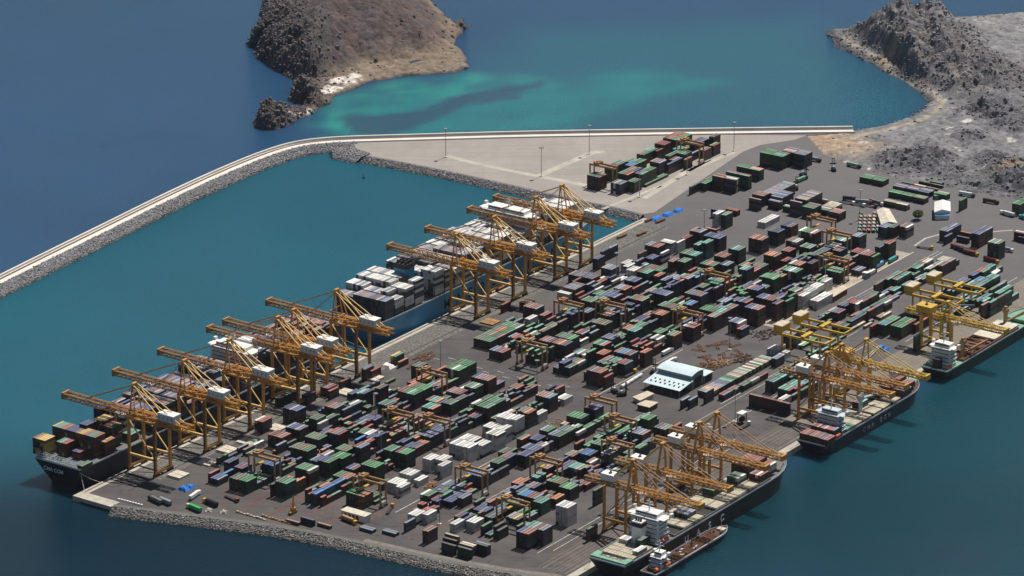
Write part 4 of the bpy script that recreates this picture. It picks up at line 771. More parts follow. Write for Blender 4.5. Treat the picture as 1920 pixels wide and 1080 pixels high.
# --- blue hulled ship at the far end of the west quay
s2 = ship("container_ship", "bright blue hulled container ship stacked with pale grey boxes, far end of left quay", 391, -32, 345, 55, 20, M['bluehull'], M['deckgrey'], 66, sternlen=30)
spaced("MAERSK LINE", 11.5, 17.5, M['letterblack'], s2, 87, -27.65, 7)
for z in (12,15.5):
    for y in (-18,-11,-4,3,10,17): part("mooring_port", MB().box(-.1,.6,y,y+4,z,z+2), M['dark'], s2)
house(s2, 214, 227, 24, 20, 10, M['white'], wing=3.5, step=.2)
f = MB(); f.box(58,70,-10,2,20,47); part("funnel", f, M['bluehull'], s2)
f = MB(); f.box(57.5,70.5,-10.5,2.5,47,51)
for i in range(3):
    for j in range(3): f.cyl((60+i*4,-8.5+j*4,51),(60+i*4,-8.5+j*4,53.5),1.2,8)
part("exhaust_pipe", f, M['dark'], s2)
hts = [5,6,7,7,0,7,7,7,8,7,7,8,8,7,7,0,7,8,7,6,6]; pal = ['nppssb','wwwwsb','wwwwws','wwwpws','w','wwwwsw','spspsn','wwwwws','npspss','wwwwww','wwwws','wwwsw','wwspw','wwbww','wwwws']
for i, h in enumerate(hts):
    a = 399 + i*14.0
    if h == 0: continue
    for r in range(20):
        if i > 18 and (r < 3 or r > 16): continue
        if 3 <= i <= 5 and 18 <= r: pass
        hh = h + 1 - (1 if (i*7+r//7) % 4 == 0 else 0) - (2 if r > 16 and i % 3 == 1 else 0)
        if i == 3 and 13 < r < 17: hh = 5
        cargo(a, -57.6+r*2.56, 21.5, max(2,hh), rnd.choice(pal[i % len(pal)]), 'sswwwwps' if i else 'nnbbps', 'S2', r)
for i in range(1, 20): lashing(s2, 6.6+i*14.0, 25.5, 20, 30, M['dark'])

# --- black ship with white bridge, near east berth
s3 = ship("container_ship", "black container ship with white bridge and sand coloured hatch covers, right quay near end", 106, 408.5, 243, 32, 13.5, M['blackhull'], M['deckgrey'], 46, sternlen=24)
spaced("UASC", 7.5, 16.2, M['letterwhite'], s3, 78, -16.1, 5)
house(s3, 46, 61, 13.5, 13.5, 6, M['white'], wing=2.5, step=1.0)
f = MB(); f.box(38,45,-4,4,13.5,32); part("funnel", f, M['white'], s3)
f = MB(); f.box(37.7,45.3,-4.3,4.3,28,31)
for y in (-2,0,2): f.cyl((41,y,32),(41,y,34.5),.8,8)
part("funnel_top", f, M['dark'], s3)
for k in range(4):
    mb = MB(); mb.box(13+k*6.8, 19.2+k*6.8, -13.5, 13.5, 13.7, 15.2)
    for y in range(-12,13,3): mb.box(13.2+k*6.8, 19+k*6.8, y-.15, y+.15, 15.2, 15.45)
    part("stern_hatch_cover", mb, M['hatch'], s3)
mb = MB(); mb.prism([(1,-15.2),(11,-15.6),(11,-11),(4.5,-9),(4.5,9),(11,11),(11,15.6),(1,15.2)], 13.6, 15.8); part("mooring_deck", mb, M['deckgreen'], s3)
for y in (-4,2): part("winch", MB().cyl((7,y,14.6),(7,y+3,14.6),1.2,10).box(5.4,8.8,y-.6,y+3.6,13.6,14.1), M['beige'], s3)
mb = MB(); bay = [68,82,96,112,126,142,156,172,186]
for k, x in enumerate(bay):
    full = k not in (0,3)
    for j in range(3):
        y0 = -13.4+j*9.05
        if (k in (2,) and j == 1) or (k in (0,3) and j < 2): continue
        mb = MB(); mb.box(x, x+12.4, y0, y0+8.6, 13.7, 15.6); mb.box(x+.3,x+12.1,y0+.3,y0+.55,15.6,15.9); mb.box(x+.3,x+12.1,y0+8.05,y0+8.3,15.6,15.9)
        part("hatch_cover", mb, M['hatch'], s3)
for x in (68,112): part("open_hold", MB().box(x,x+12.4,-13.4,4.6,12.2,13.62), M['dark'], s3)
mb = MB()
for k, x in enumerate(bay): mb.box(x-1.2,x-.6,-14.4,14.4,13.5,15.4)
for y in (-14.6,14.6): mb.box(66,199,y-.3,y+.3,13.5,15.5)
part("hatch_coaming", mb, M['deckgrey'], s3)
mb = MB()
for p_, r_ in (((52,-15.5,17.5),1.0),): mb.cyl((p_[0]-3.5,p_[1],p_[2]),(p_[0]+3.5,p_[1],p_[2]),1.3,10)
part("lifeboat", mb, M['lifeboat'], s3)
mb = MB(); mb.bar((226,0,13.5),(226,0,26),.6); part("foremast", mb, M['white'], s3); part("forecastle", MB().prism([(216,-12),(232,-6),(238,0),(232,6),(216,12)],13.56,15.4), M['deckgrey'], s3)
def scargo(a0, b0s, z0, t, cols, lane='S3'):
    for i, c in enumerate(cols):
        if c != '.': cargo(a0, b0s+i*2.55, z0, t, c, cols.replace('.','') , lane, i)
scargo(106+186, 396, 15.7, 4, 'rnrrrn'); scargo(106+186, 412, 15.7, 2, 'prwr'); scargo(106+199.5, 397, 15.7, 4, 'nrrrnr'); scargo(106+199.5, 413, 15.7, 3, 'rrw'); scargo(106+172, 401, 15.7, 2, 'ggtw'); scargo(106+142, 398.5, 15.7, 2, 'gggg'); scargo(106+96, 402.5, 13.7, 2, 'kskss'); scargo(106+33, 411, 15.6, 2, 'gk'); scargo(106+33, 396.5, 15.6, 1, 'www'); scargo(106+20, 417, 15.6, 1, 'ww'); scargo(106+213, 402, 14.5, 1, 'cnkc')
# --- small bunker tanker alongside
s4 = ship("bunker_tanker", "small dark bunker tanker moored against the black ship at bottom right", 124, 432, 106, 14, 4.2, M['blackhull'], M['deckred'], 22, sternlen=12)
house(s4, 9, 19, 5, 4.2, 3, M['white'], wing=1, step=.6)
mb = MB()
for y in (-3.6,-2.2,-.7,.8,2.3,3.7): mb.cyl((28,y,5.0),(88,y,5.0),.28,6)
for x in range(30,90,9): mb.bar((x,-5.5,5.2),(x,5.5,5.2),.3); mb.cyl((x+3,1.6,4.3),(x+3,1.6,5.6),.9,8)
mb.bar((58,0,4.2),(58,0,12),.6); mb.bar((58,0,11.5),(66,3,8),.4)
part("cargo_pipework", mb, M['rust'], s4)
for x,y,z in ((4,-3.5,6.5),(13,-6.2,8)): part("lifeboat", MB().cyl((x,y,z),(x+5,y,z),1.4,10), M['lifeboat'], s4)
mb = MB(); mb.box(96,101,-3,3,4.2,5.4); mb.bar((98,0,5),(98,0,11),.3); part("forecastle_gear", mb, M['beige'], s4); part("pump_house", MB().box(20,24,-4,4,4.3,6.0), M['beige'], s4)
R4 = random.Random(4)
for i in range(34):
    x, y = R4.uniform(24,94), R4.uniform(-5,5); h = R4.uniform(.8,2.2); part("deck_fitting", MB().box(x,x+R4.uniform(.8,2.4),y,y+R4.uniform(.6,1.6),4.3,4.3+h), (M['deckgrey'],M['rust'],M['lightgrey'],M['dark'])[i%4], s4)
mb = MB(); mb.bar((26,-6.6,4.6),(92,-6.2,4.6),.5,.9); part("fender_rail", mb, M['beige'], s4)
# --- navy ship with two pale cranes, middle east berth
s5 = ship("container_ship", "navy feeder ship with grey superstructure, pale deck cranes and maroon boxes aft", 391, 405.5, 164, 26, 10.5, M['navyhull'], M['deckred'], 34, sternlen=16)
for i, ch in enumerate("CMA CGM"):
    if ch != ' ': text_part(ch, 5.2, M['letterdim'], s5, (58+i*6.4, -13.12, 3.6), (math.radians(90),0,0), name="hull_letter")
house(s5, 24, 35, 10.5, 10.5, 5, M['lightgrey'], wing=2, step=.8)
mb = MB(); mb.box(36,42,-3.5,3.5,10.5,24); mb.cyl((39,-1,24),(39,-1,27),.9,8); part("funnel", mb, M['lightgrey'], s5)
part("deck_store", MB().box(35,46,-12,-5,10.6,13.4), M['deckgreen'], s5); part("deck_store", MB().box(30,38,4,12,10.6,14), M['deckgreen'], s5)
mb = MB()
for k, x in enumerate((48,62,78,92,108,122)):
    for j in range(3):
        if k == 3 and j == 2: continue
        part("hatch_cover", MB().box(x,x+12,-10.9+j*7.4,-10.9+j*7.4+7.0,10.7,12.4), M['hatch'], s5)
mb = MB()
for x in (46.6,61,76.6,91,106.6,121): mb.box(x-.6,x,-11.6,11.6,10.5,12.2)
mb.box(106.5,121,-11.5,11.5,10.6,10.95); part("hatch_coaming", mb, M['dark'], s5)
for x, dx in ((75.5,24),(134,24)):
    mb = MB(); mb.cyl((x,0 if x < 100 else 6,10.5),(x,0 if x < 100 else 6,22),1.5,12); y = 0 if x < 100 else 6; mb.box(x-2,x+2.2,y-1.9,y+1.9,22,26)
    mb.bar((x+1,y-.6,23),(x+dx,y-2-.6,20.5),.9,1.2); mb.bar((x+1,y+.8,23),(x+dx,y-2+.8,20.5),.9,1.2)
    for q in range(1,8): mb.bar((x+1+q*3,y-.8-q*.25,23-q*.31),(x+1+q*3,y+.8-q*.25,23-q*.31),.4)
    part("deck_crane", mb, M['lightgrey'], s5)
mb = MB(); mb.cyl((18,-11.8,13),(24,-11.8,13),1.3,10); part("lifeboat", mb, M['lifeboat'], s5)
mb = MB(); mb.prism([(144,-8.5),(158,-3),(163,0),(158,3),(144,8.5)], 10.6, 13.2); mb.bar((150,0,13),(150,0,22),.5); part("forecastle", mb, M['deckgreen'], s5)
for a0,b0,t,c in ((393,394.5,2,'rnr'),(393,402.5,2,'nnnn'),(406,396.5,3,'rrn'),(406,405,3,'nprrs'),(392,413,2,'bnr'),(512.5,394.5,2,'rnnr'),(512.5,408,2,'rnsn'),(526,398,3,'nrn'),(526,406,2,'npr'),(469.5,396,2,'rbt'),(499,396.5,1,'onr')):
    for i, ch in enumerate(c): cargo(a0, b0+i*2.55, 12.4 if a0 > 460 else 11.0, t, ch, 'rnnbn', 'S5', i)
# --- green decked ship with orange derricks, far east berth
s6 = ship("cargo_ship", "dark green cargo ship with orange derricks and an open rusty hold, right quay far end", 586, 403, 168, 25, 9, M['greenhull'], M['deckgreen'], 36, sternlen=16, sheer=3.0)
house(s6, 9, 20, 9.5, 9, 5, M['white'], wing=2, step=.5)
mb = MB(); mb.box(3,8,-3,3,9,17); part("funnel", mb, M['dark'], s6)
mb = MB(); mb.box(30,120,-10.6,10.6,9.05,9.35); part("open_hold", mb, M['deckred'], s6)
mb = MB()
for x in range(30,121,15): mb.box(x-.5,x+.5,-10.8,10.8,9.1,11)
for y in (-10.9,10.9): mb.box(29,121,y-.35,y+.35,9.1,11.2)
for x in range(33,118,5): mb.box(x,x+2.5,-8+(x%3)*2,6-(x%4)*2,9.3,10.2)
part("hold_framing", mb, M['rust'], s6)
for x in (82,97,111): part("hatch_cover", MB().box(x,x+12.5,-10,10,10.9,12.2), M['cream'], s6)
for x, y in ((38,-5),(122,2)):
    mb = MB(); mb.box(x-1.3,x+1.3,y-1.3,y+1.3,9,26); mb.box(x-2,x+2,y-2,y+2,21,24); mb.bar((x+1,y,12),(x+34,y-4,14.5),1.4,1.4); mb.bar((x,y,25.5),(x+33,y-4,15.3),.25)
    part("derrick", mb, M['orange_dull'], s6)
mb = MB(); mb.cyl((5,-10,11.2),(10,-10,11.2),1.2,10); part("lifeboat", mb, M['lifeboat'], s6)
mb = MB(); mb.prism([(134,-10),(150,-6),(160,-2.4),(160,2.4),(150,6),(134,10)], 10.2, 12.2); part("forecastle", mb, M['deckgreen'], s6)
mb = MB(); mb.bar((156,0,11),(156,0,22),.5); part("foremast", mb, M['beige'], s6)

# ------------------------------------------------------------------ container objects
def paint(m, k, dust_or_shade):
    """blends the base colour: pale and dusty on roofs, painted-in shade on sides"""
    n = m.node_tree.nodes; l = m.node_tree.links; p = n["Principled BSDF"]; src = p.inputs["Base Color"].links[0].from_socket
    mx = n.new("ShaderNodeMix"); mx.data_type = 'RGBA'; mx.inputs[0].default_value = k; mx.inputs[7].default_value = (*dust_or_shade,1)
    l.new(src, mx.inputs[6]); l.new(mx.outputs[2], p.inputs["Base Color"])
paint(M['ctn'], .76, (.006,.006,.006)); paint(M['ctnroof'], .22, (.42,.39,.35))  # near-black blend puts shade into the side colour
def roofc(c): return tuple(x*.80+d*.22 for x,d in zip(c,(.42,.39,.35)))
def shaded_sidec(c): return tuple(x*.24+.004 for x in c) if max(c) < .6 else tuple(x*.6 for x in c)  # side colour cut down to carry painted shade
def ctn_mesh(L):
    mb = MB(); h = CW/2 - .03
    mb.box(.06, L-.06, -h+.07, h-.07, .12, CH-.08)
    for x in (0, L-.2):
        for y in (-h, h-.2): mb.box(x, x+.2, y, y+.2, 0, CH)
    for y in (-h, h-.14): mb.box(.2, L-.2, y, y+.14, 0, .18); mb.box(.2, L-.2, y, y+.14, CH-.16, CH-.01)
    for x in (.0, L-.14): mb.box(x, x+.14, -h+.2, h-.2, 0, .18); mb.box(x, x+.14, -h+.2, h-.2, CH-.16, CH-.01)
    n = int(L/1.1)
    for i in range(n):
        x = .5 + i*(L-1)/n
        for y in (-h+.02, h-.09): mb.box(x, x+.45, y, y+.07, .18, CH-.16)
        mb.box(x, x+.45, -h+.2, h-.2, CH-.085, CH-.045)
    for y in (-.7,-.25,.25,.7): mb.box(.0, .06, y-.04, y+.04, .2, CH-.2)
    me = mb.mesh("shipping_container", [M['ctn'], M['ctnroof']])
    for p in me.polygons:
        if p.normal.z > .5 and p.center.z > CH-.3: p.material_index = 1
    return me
CM = {0: ctn_mesh(CL), 1: ctn_mesh(6.06)}; CMW = {}
for k_ in CM: CMW[k_] = CM[k_].copy(); CMW[k_].materials[0] = M['ctnwhite']
stk = {}
for i, q in enumerate(boxes): stk.setdefault((round(q[0],0), round(q[2],0)), []).append(i)
def endfree(q):     # nothing at the same height right in front of the near end
    a, b, z = q[0]-1.2, (q[2]+q[3])/2, q[4]
    for i in range(int(a//15)-1, int(a//15)+1):
        for j in range(int(b//15)-1, int(b//15)+2):
            for (x0,x1,y0,y1,h) in tops.get((i,j),()):
                if x0 < a < x1 and y0 < b < y1 and h > z+.5: return False
    return True
tops = {}
for q in boxes:
    if q[6] == q[7]-1 and q[11] is None: tops.setdefault((int(q[0]//15),int(q[2]//15)),[]).append((q[0],q[1],q[2],q[3],q[4]+CH))
score = []
for i, q in enumerate(boxes):
    if q[11] is not None: continue
    s = pxs(W(q[0],q[2],q[4]))**2; L = max(q[1]-q[0], q[3]-q[2])
    v = (L*CW*.36 if q[6] == q[7]-1 else 0) + (CH*CW*.75 if endfree(q) else 0)
    score.append((v*s*(1.25 if q[9] in 'ABCDEFGHS1' and q[0] < 200 else 1), i))
score.sort(reverse=True)
picked = sorted((i for v, i in score[:300]), key=lambda i: (boxes[i][9], boxes[i][0], boxes[i][2]))
ORD = ['first','second','third','fourth','fifth','sixth','seventh','eighth','ninth','tenth','eleventh','twelfth','thirteenth','fourteenth','fifteenth','sixteenth','seventeenth','eighteenth','nineteenth','twentieth',
       'twenty-first','twenty-second','twenty-third','twenty-fourth','twenty-fifth','twenty-sixth','twenty-seventh','twenty-eighth','twenty-ninth','thirtieth']
LN = {'A':'lane by quay cranes','B':'second lane from quay','C':'third lane from quay','D':'lane of white stacks','E':'lane right of road','F':'lane of sideways boxes','G':'lane of tall white','H':'corner by white bridge','quay':'strip under cranes','far':'pale far lot','Z':'back yard','S1':'left ship','S2':'blue ship','S3':'black ship','S5':'navy ship'}
TN = {0:'bottom',1:'second',2:'third',3:'fourth',4:'fifth',5:'sixth'}
groups = {}
for i in picked: groups.setdefault(boxes[i][9], []).append(i)
labels = {}
for ln, ids in groups.items():
    ids.sort(key=lambda i: boxes[i][0]); bay = 0; last = -99; bayof = {}
    for i in ids:
        if boxes[i][0] - last > 4.5: bay += 1; last = boxes[i][0]
        bayof[i] = bay
    bays = {}
    for i in ids: bays.setdefault(bayof[i], []).append(i)
    for k, js in bays.items():
        cols = sorted({round(boxes[j][2]/1.4) for j in js}); rows = []
        for c in cols:
            if not rows or c - rows[-1][-1] > 1: rows.append([c])
            else: rows[-1].append(c)
        for j in js:
            c = round(boxes[j][2]/1.4); r = next(x for x, g in enumerate(rows) if c in g)
            q = boxes[j]; tier = 'top' if q[6] == q[7]-1 else TN[q[6]]
            rowt = (f"{ORD[r]} row, " if len(rows) > 1 else "")
            labels[j] = f"{CN[q[5]]} container, {tier} tier, {rowt}{ORD[min(k-1,29)]} stack, {LN[ln]}"
seen = {}
for j in picked:
    t = labels[j]
    if t in seen: t = labels[j] = t.replace(' container,', (' short container,' if boxes[j][1]-boxes[j][0] < 8 else ' long container,'), 1)
    if t in seen: t = labels[j] = t.replace(' container,', ' rear container,' , 1)
    seen[t] = seen.get(t, 0) + 1
pset = set(picked)
for j in picked:
    q = boxes[j]; short = max(q[1]-q[0], q[3]-q[2]) < 8
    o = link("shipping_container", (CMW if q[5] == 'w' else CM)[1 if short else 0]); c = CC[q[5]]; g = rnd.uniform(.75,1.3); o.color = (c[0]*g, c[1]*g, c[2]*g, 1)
    if q[10]: o.location = W((q[0]+q[1])/2, q[2], q[4]); o.rotation_euler = (0,0,ROT-math.pi/2)
    else: o.location = W(q[0], (q[2]+q[3])/2, q[4]); o.rotation_euler = (0,0,ROT)
    tag(o, labels[j], "container", "shipping containers in the yard stacks")
    if seen[labels[j]] > 1: o["group"] = "containers like " + labels[j]
mb = MB()
for j, q in enumerate(boxes):
    if j in pset: continue
    c = CC[q[5]]; g = rnd.uniform(.8,1.2); c = (c[0]*g, c[1]*g, c[2]*g)
    T = q[11] or W
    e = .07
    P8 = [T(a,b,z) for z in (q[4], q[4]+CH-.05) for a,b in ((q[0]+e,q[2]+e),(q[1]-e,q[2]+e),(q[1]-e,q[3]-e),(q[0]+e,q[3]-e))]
    mb.col = shaded_sidec(c); mb.add(P8, [(4,5,1,0),(5,6,2,1),(6,7,3,2),(7,4,0,3)])
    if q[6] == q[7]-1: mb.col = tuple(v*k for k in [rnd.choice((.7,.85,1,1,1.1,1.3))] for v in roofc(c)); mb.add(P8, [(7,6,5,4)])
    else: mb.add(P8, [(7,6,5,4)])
stuff("container_stacks", mb.mesh("container_stacks", M['ctnmass']))

# ------------------------------------------------------------------ quay cranes
def sts_west():
    t = thing("quay_crane", "x", "crane")
    L = lambda a,b,z: (a, -b, z)
    H, GA, S = 42.0, 25.5, 8.6
    for b in (0, GA):
        for a in (-S, S):
            m = MB(); m.bar(L(a,b,2.5), L(a,b,H+2.5), 1.7, 2.1); part("leg", m, M['orange'], t)
    for b in (0, GA):
        m = MB(); m.bar(L(-S-2,b,3.4), L(S+2,b,3.4), 1.5, 1.9); o = part("sill_beam", m, M['orange'], t)
        m = MB()
        for a in (-S-1.5,-S+2.2,S-2.2,S+1.5):
            m.box(a-1.5,a+1.5,-b-.7,-b+.7,.1,2.6)
        m.box(-S-2,S+2,-b-.3,-b+.3,2.3,2.5); part("bogie", m, M['dark'], o)
        m = MB(); m.bar(L(-S,b,H+1.5), L(S,b,H+1.5), 1.7, 2.4); part("cross_beam", m, M['orange'], t)
    for a in (-S, S):
        m = MB(); m.bar(L(a,0,13.5), L(a,GA,13.5), 1.5, 1.9); part("portal_beam", m, M['stay'] , t)
        m = MB(); m.bar(L(a,.5,H-1), L(a,GA-.5,14.5), .8); part("diagonal_brace", m, M['stay'], t)
        m = MB(); m.bar(L(a,0,H+.8), L(a,GA,H+.8), 1.1, 1.5); part("portal_beam", m, M['orange'], t)
    m = MB()
    for a in (-3.2, 3.2): m.truss(L(a,-3,H-1.5), L(a,54,H-1.5), 1.8, 4.2, 13, .40)
    for b in range(0,54,5): m.bar(L(-3.2,b,H-1.4), L(3.2,b,H-1.4), .35); m.bar(L(-3.2,b,H+2.7), L(3.2,b+4,H+2.7), .3)
    m.box(-5.4,-4.4,-56,3,H+.2,H+.4)
    part("girder", m, M['orange'], t)
    m = MB()
    for a in (-3.0, 3.0): m.truss(L(a,-70,H-.8), L(a,-3.5,H-1.2), 1.6, 3.7, 16, .36)
    for b in range(-70,-5,5): m.bar(L(-3,b,H-.8), L(3,b,H-.8), .3); m.bar(L(-3,b,H+2.8), L(3,b+5,H+2.8), .3); m.bar(L(3,b,H+2.8), L(3,b+5,H-.8), .3)
    m.box(-4.3,4.3,68.5,70.5,H-1.6,H+3.8)
    part("boom", m, M['orange_dull'], t)
    A = H+25
    m = MB()
    for a in (-1,1):
        m.bar(L(a*S*.8,0,H+3), L(a*2.2,-.5,A), .8); m.bar(L(a*S*.8,5,H+3), L(a*2.2,0,A), .6)
    m.bar(L(-3.2,0,A), L(3.2,0,A), 1.2); m.box(-2.4,2.4,-1,1.4,A,A+1.4); m.bar(L(-5.2,0,H+11), L(5.2,0,H+11), .6)
    part("apex_frame", m, M['orange'], t)
    for a in (-2.6, 2.6):
        m = MB(); m.bar(L(a,0,A), L(a,25.5,H+4), .85); part("back_stay", m, M['stay'], t)
        m = MB(); m.bar(L(a,0,A), L(a,45,H+3.5), .6); part("back_stay", m, M['stay'], t)
        m = MB(); m.bar(L(a,0,A), L(a,-48,H+3), .5); m.bar(L(a,0,A-.5), L(a,-24,H+3), .35); part("fore_stay", m, M['orange_dull'], t)
    m = MB(); m.box(-4.3,4.3,-40.5,-25,H+3.2,H+8.4); m.box(-4.6,4.6,-40.8,-24.7,H+8.4,H+8.8); o = part("machinery_house", m, M['lightgrey'], t)  # house is white; grey wall colour stands in for shade
    part("roof", MB().box(-4.4,4.4,-40.6,-24.9,H+8.81,H+9.0), M['white'], o)
    m = MB()
    for b in (26,30,34,38): m.box(-4.36,-4.2,-b-1.2,-b,H+5,H+6.6)
    for a in (-2.5,1.5): m.box(a,a+2,-27-3.2+.02,-26.9-3.1,H+9.01,H+9.4)
    part("vent", m, M['greywall'], o)
    m = MB(); m.box(-2,2,12,16,H-4.4,H-1.8); m.box(-3.4,3.4,9,19,H-1.7,H-1.0); part("trolley_cab", m, M['white'], t)
    m = MB(); m.bar(L(-S-1.4,GA,3), L(-S-1.4,GA,H), 1.2); 
    for z in range(6,42,4): m.bar(L(-S-.8,GA+1.4,z), L(-S-3,GA+1.4,z+2), .5)
    part("stair_tower", m, M['rust'], t)
    m = MB()
    for a,b in ((-2,-12),(2,-12),(-2,-17),(2,-17)): m.bar(L(a,b,H-2), L(a*.9,b,26), .12)
    m.box(-6.1,6.1,13.6,15.6,24.6,25.6); part("spreader", m, M['dark'], t)
    return t
wc = sts_west()
wlab = ["nearest the open corner of the left quay","second from the open corner on the left quay","third from the open corner on the left quay","fourth from the open corner, left one of the touching pair","fifth from the open corner, right one of the touching pair","whose boom reaches over the gap before the blue hull","nearest of the four standing along the blue ship","second of the four standing along the blue ship","third of the four standing along the blue ship","last on the left quay, near the rubble slope corner"]
for i, a in enumerate((71,131,186,247.5,268,324,489,543,605,644)):
    o = wc if i == 0 else copy_tree(wc); place(o, a, 1.5, 4.1); dy = (0,22,-8,34,10,-14,28,4,-18,16)[i]
    for ch in o.children:
        if ch.name.startswith(("trolley_cab","spreader")): ch.location.y = dy
    tag(o, "orange quay crane " + wlab[i], "crane", "ship-to-shore cranes on the left quay")

def sts_east(H, B1, B2, back, apex, yellow=False):
    """b measured from the landside rail towards the water"""
    t = thing("quay_crane", "x", "crane"); L = lambda a,b,z: (a, -b, z)
    S, GA = 8.2, 19.0; mt = M['yellow'] if yellow else M['orange']; mt2 = mt if yellow else M['orange_dull']; lw = 2.3 if yellow else 1.6
    for b in (0, GA):
        for a in (-S, S):
            m = MB(); m.bar(L(a,b,2.5), L(a,b,H), lw, lw+.3); part("leg", m, mt, t)
        m = MB(); m.bar(L(-S-2,b,3.2), L(S+2,b,3.2), 1.5, 1.8); o = part("sill_beam", m, mt, t)
        m = MB()
        for a in (-S-1.2,-S+2,S-2,S+1.2): m.box(a-1.4,a+1.4,-b-.7,-b+.7,.1,2.2)
        m.box(-S-2,S+2,-b-.3,-b+.3,2.1,2.3); part("bogie", m, M['dark'], o)
        m = MB(); m.bar(L(-S,b,H-.6), L(S,b,H-.6), 1.6, 2.0); part("cross_beam", m, mt, t)
    for a in (-S, S):
        m = MB(); m.bar(L(a,0,11.5), L(a,GA,11.5), 1.3, 1.7); part("portal_beam", m, mt, t)
        m = MB(); m.bar(L(a,GA,H-2), L(a,0,12.5), .7); part("diagonal_brace", m, mt2, t)
    m = MB()
    for a in (-2.9, 2.9): m.truss(L(a,-back,H-2.2), L(a,GA+3,H-2.2), 1.5, 3.4, 10, .38)
    for b in range(-int(back),22,4): m.bar(L(-2.9,b,H-2), L(2.9,b,H-2), .35); m.bar(L(-2.9,b,H+1.3), L(2.9,b+4,H+1.3), .3)
    part("girder", m, mt2, t)
    m = MB()
    for a in (-2.7, 2.7): m.truss(L(a,GA+3.5,H-2), L(a,B2,H-2), 1.4, 3.1, 13, .34)
    for b in range(GA.__int__()+4,int(B2)-3,4): m.bar(L(-2.7,b,H-2), L(2.7,b,H-2), .3); m.bar(L(-2.7,b,H+1.2), L(2.7,b+4,H+1.2), .3)
    m.box(-3.6,3.6,-B2-.8,-B2+.8,H-2.4,H+1.8)
    part("boom", m, mt if yellow else M['orange'], t)
    m = MB(); A = apex
    for a in (-1,1):
        m.bar(L(a*S*.75,GA,H), L(a*1.8,GA+1,A), 1.3 if not yellow else 1.0)
    m.bar(L(-2.4,GA+1,A), L(2.4,GA+1,A), 1.3); m.box(-2.2,2.2,-GA-2.2,-GA+.6,A,A+1.2); m.bar(L(-4.4,GA,H+(A-H)*.45), L(4.4,GA,H+(A-H)*.45), .7)
    part("apex_frame", m, mt, t)
    for a in (-1.9, 1.9):
        m = MB(); m.bar(L(a,GA+1,A), L(a,0,H+2.2), 1.15 if not yellow else .8); part("back_stay", m, mt if yellow else M['stay'], t)
        m = MB(); m.bar(L(a,GA+1,A), L(a,GA+24,H+1.6), .42); m.bar(L(a,GA+1,A), L(a,B2-10,H+1.6), .5); part("fore_stay", m, mt2, t)
    m = MB(); x = 5.2 if yellow else 3.8; b0, b1 = (-7,7) if yellow else (-6,5); m.box(-x,x,-b1,-b0,H+1.8,H+6.6); m.box(-x-.3,x+.3,-b1-.3,-b0+.3,H+6.6,H+7.0)
    o = part("machinery_house", m, M['yellow'] if yellow else M['white'], t)
    m = MB(); m.box(-1.5,.5,-1.2,.8,H+7.0,H+7.8); m.box(2.2,3.4,1,2.2,H+7.0,H+7.6); part("vent", m, M['dark'], o)
    m = MB(); m.box(-1.8,1.8,-GA-11,-GA-7.5,H-5,H-2.6); m.box(-3,3,-GA-13,-GA-5,H-2.5,H-1.9); part("trolley_cab", m, M['white'], t)
    m = MB()
    for z in range(5,int(H)-3,4): m.bar(L(S+1.2,0,z), L(S+3,0,z+3.6), .5); m.bar(L(S+1,1,z+3.6),L(S+3.2,1,z+3.6),.5)
    part("stair_tower", m, M['rust'], t)
    return t
ec = sts_east(37.5, 0, 79, 21, 59)
elab = ["nearest the white bridge of the black ship","second along the black ship, beside the tall near one","third along the black ship","farthest of four along the black ship, boom tip over its bow"]
for i, a in enumerate((177,216,266.5,290.5)):
    o = ec if i == 0 else copy_tree(ec); place(o, a, 364, 4.1); tag(o, "orange quay crane " + elab[i], "crane", "quay cranes along the black ship")
for i, (a, l_) in enumerate(((450,"with white machinery house, nearest one along the navy feeder ship"),(472,"with white machinery house, second along the navy feeder ship"))):
    o = copy_tree(ec); place(o, a, 364, 2.6); tag(o, "orange quay crane " + l_, "crane", "quay cranes along the navy feeder ship")
yc = sts_east(31, 0, 76, 14, 50, True); place(yc, 510, 364, 4.1); tag(yc, "yellow quay crane with yellow machinery house behind the two white housed ones", "crane")
y2 = sts_east(29, 0, 74, 18, 42, True); place(y2, 641, 364, 4.1); tag(y2, "yellow quay crane with broad yellow house at the green decked cargo ship", "crane")
# the raised jib with a blue tip beside the yellow crane
jib = thing("mobile_harbour_crane", "long orange jib with blue tip lying over the apron behind the feeder ship", "crane", W(540, 356, 4.1))
m = MB(); m.box(-6,6,-4,4,.2,3.2); m.box(-3,3,-2.6,2.6,3.2,8); part("carriage", m, M['orange_dull'], jib)
m = MB(); m.truss((2,0,7),(42,2,13),2.2,2.2,10,.4); part("jib", m, M['beige'], jib)
m = MB(); m.box(42,48,.2,3.8,11,15); part("jib_head", m, M['tarp'], jib)
mh = thing("crane_tower", "grey upright crane tower standing on the tan apron beside teal boxes", "crane", W(672, 368, 4.1))
m = MB(); m.box(-2.2,2.2,-2.2,2.2,0,1.2); m.box(-1.4,1.4,-1.4,1.4,1.2,30); part("tower", m, M['greywall'], mh)
m = MB(); m.bar((0,0,27),(-6,-26,34),1.0); m.box(-2,2,-2,3,23,26); part("tower_jib", m, M['greywall'], mh)

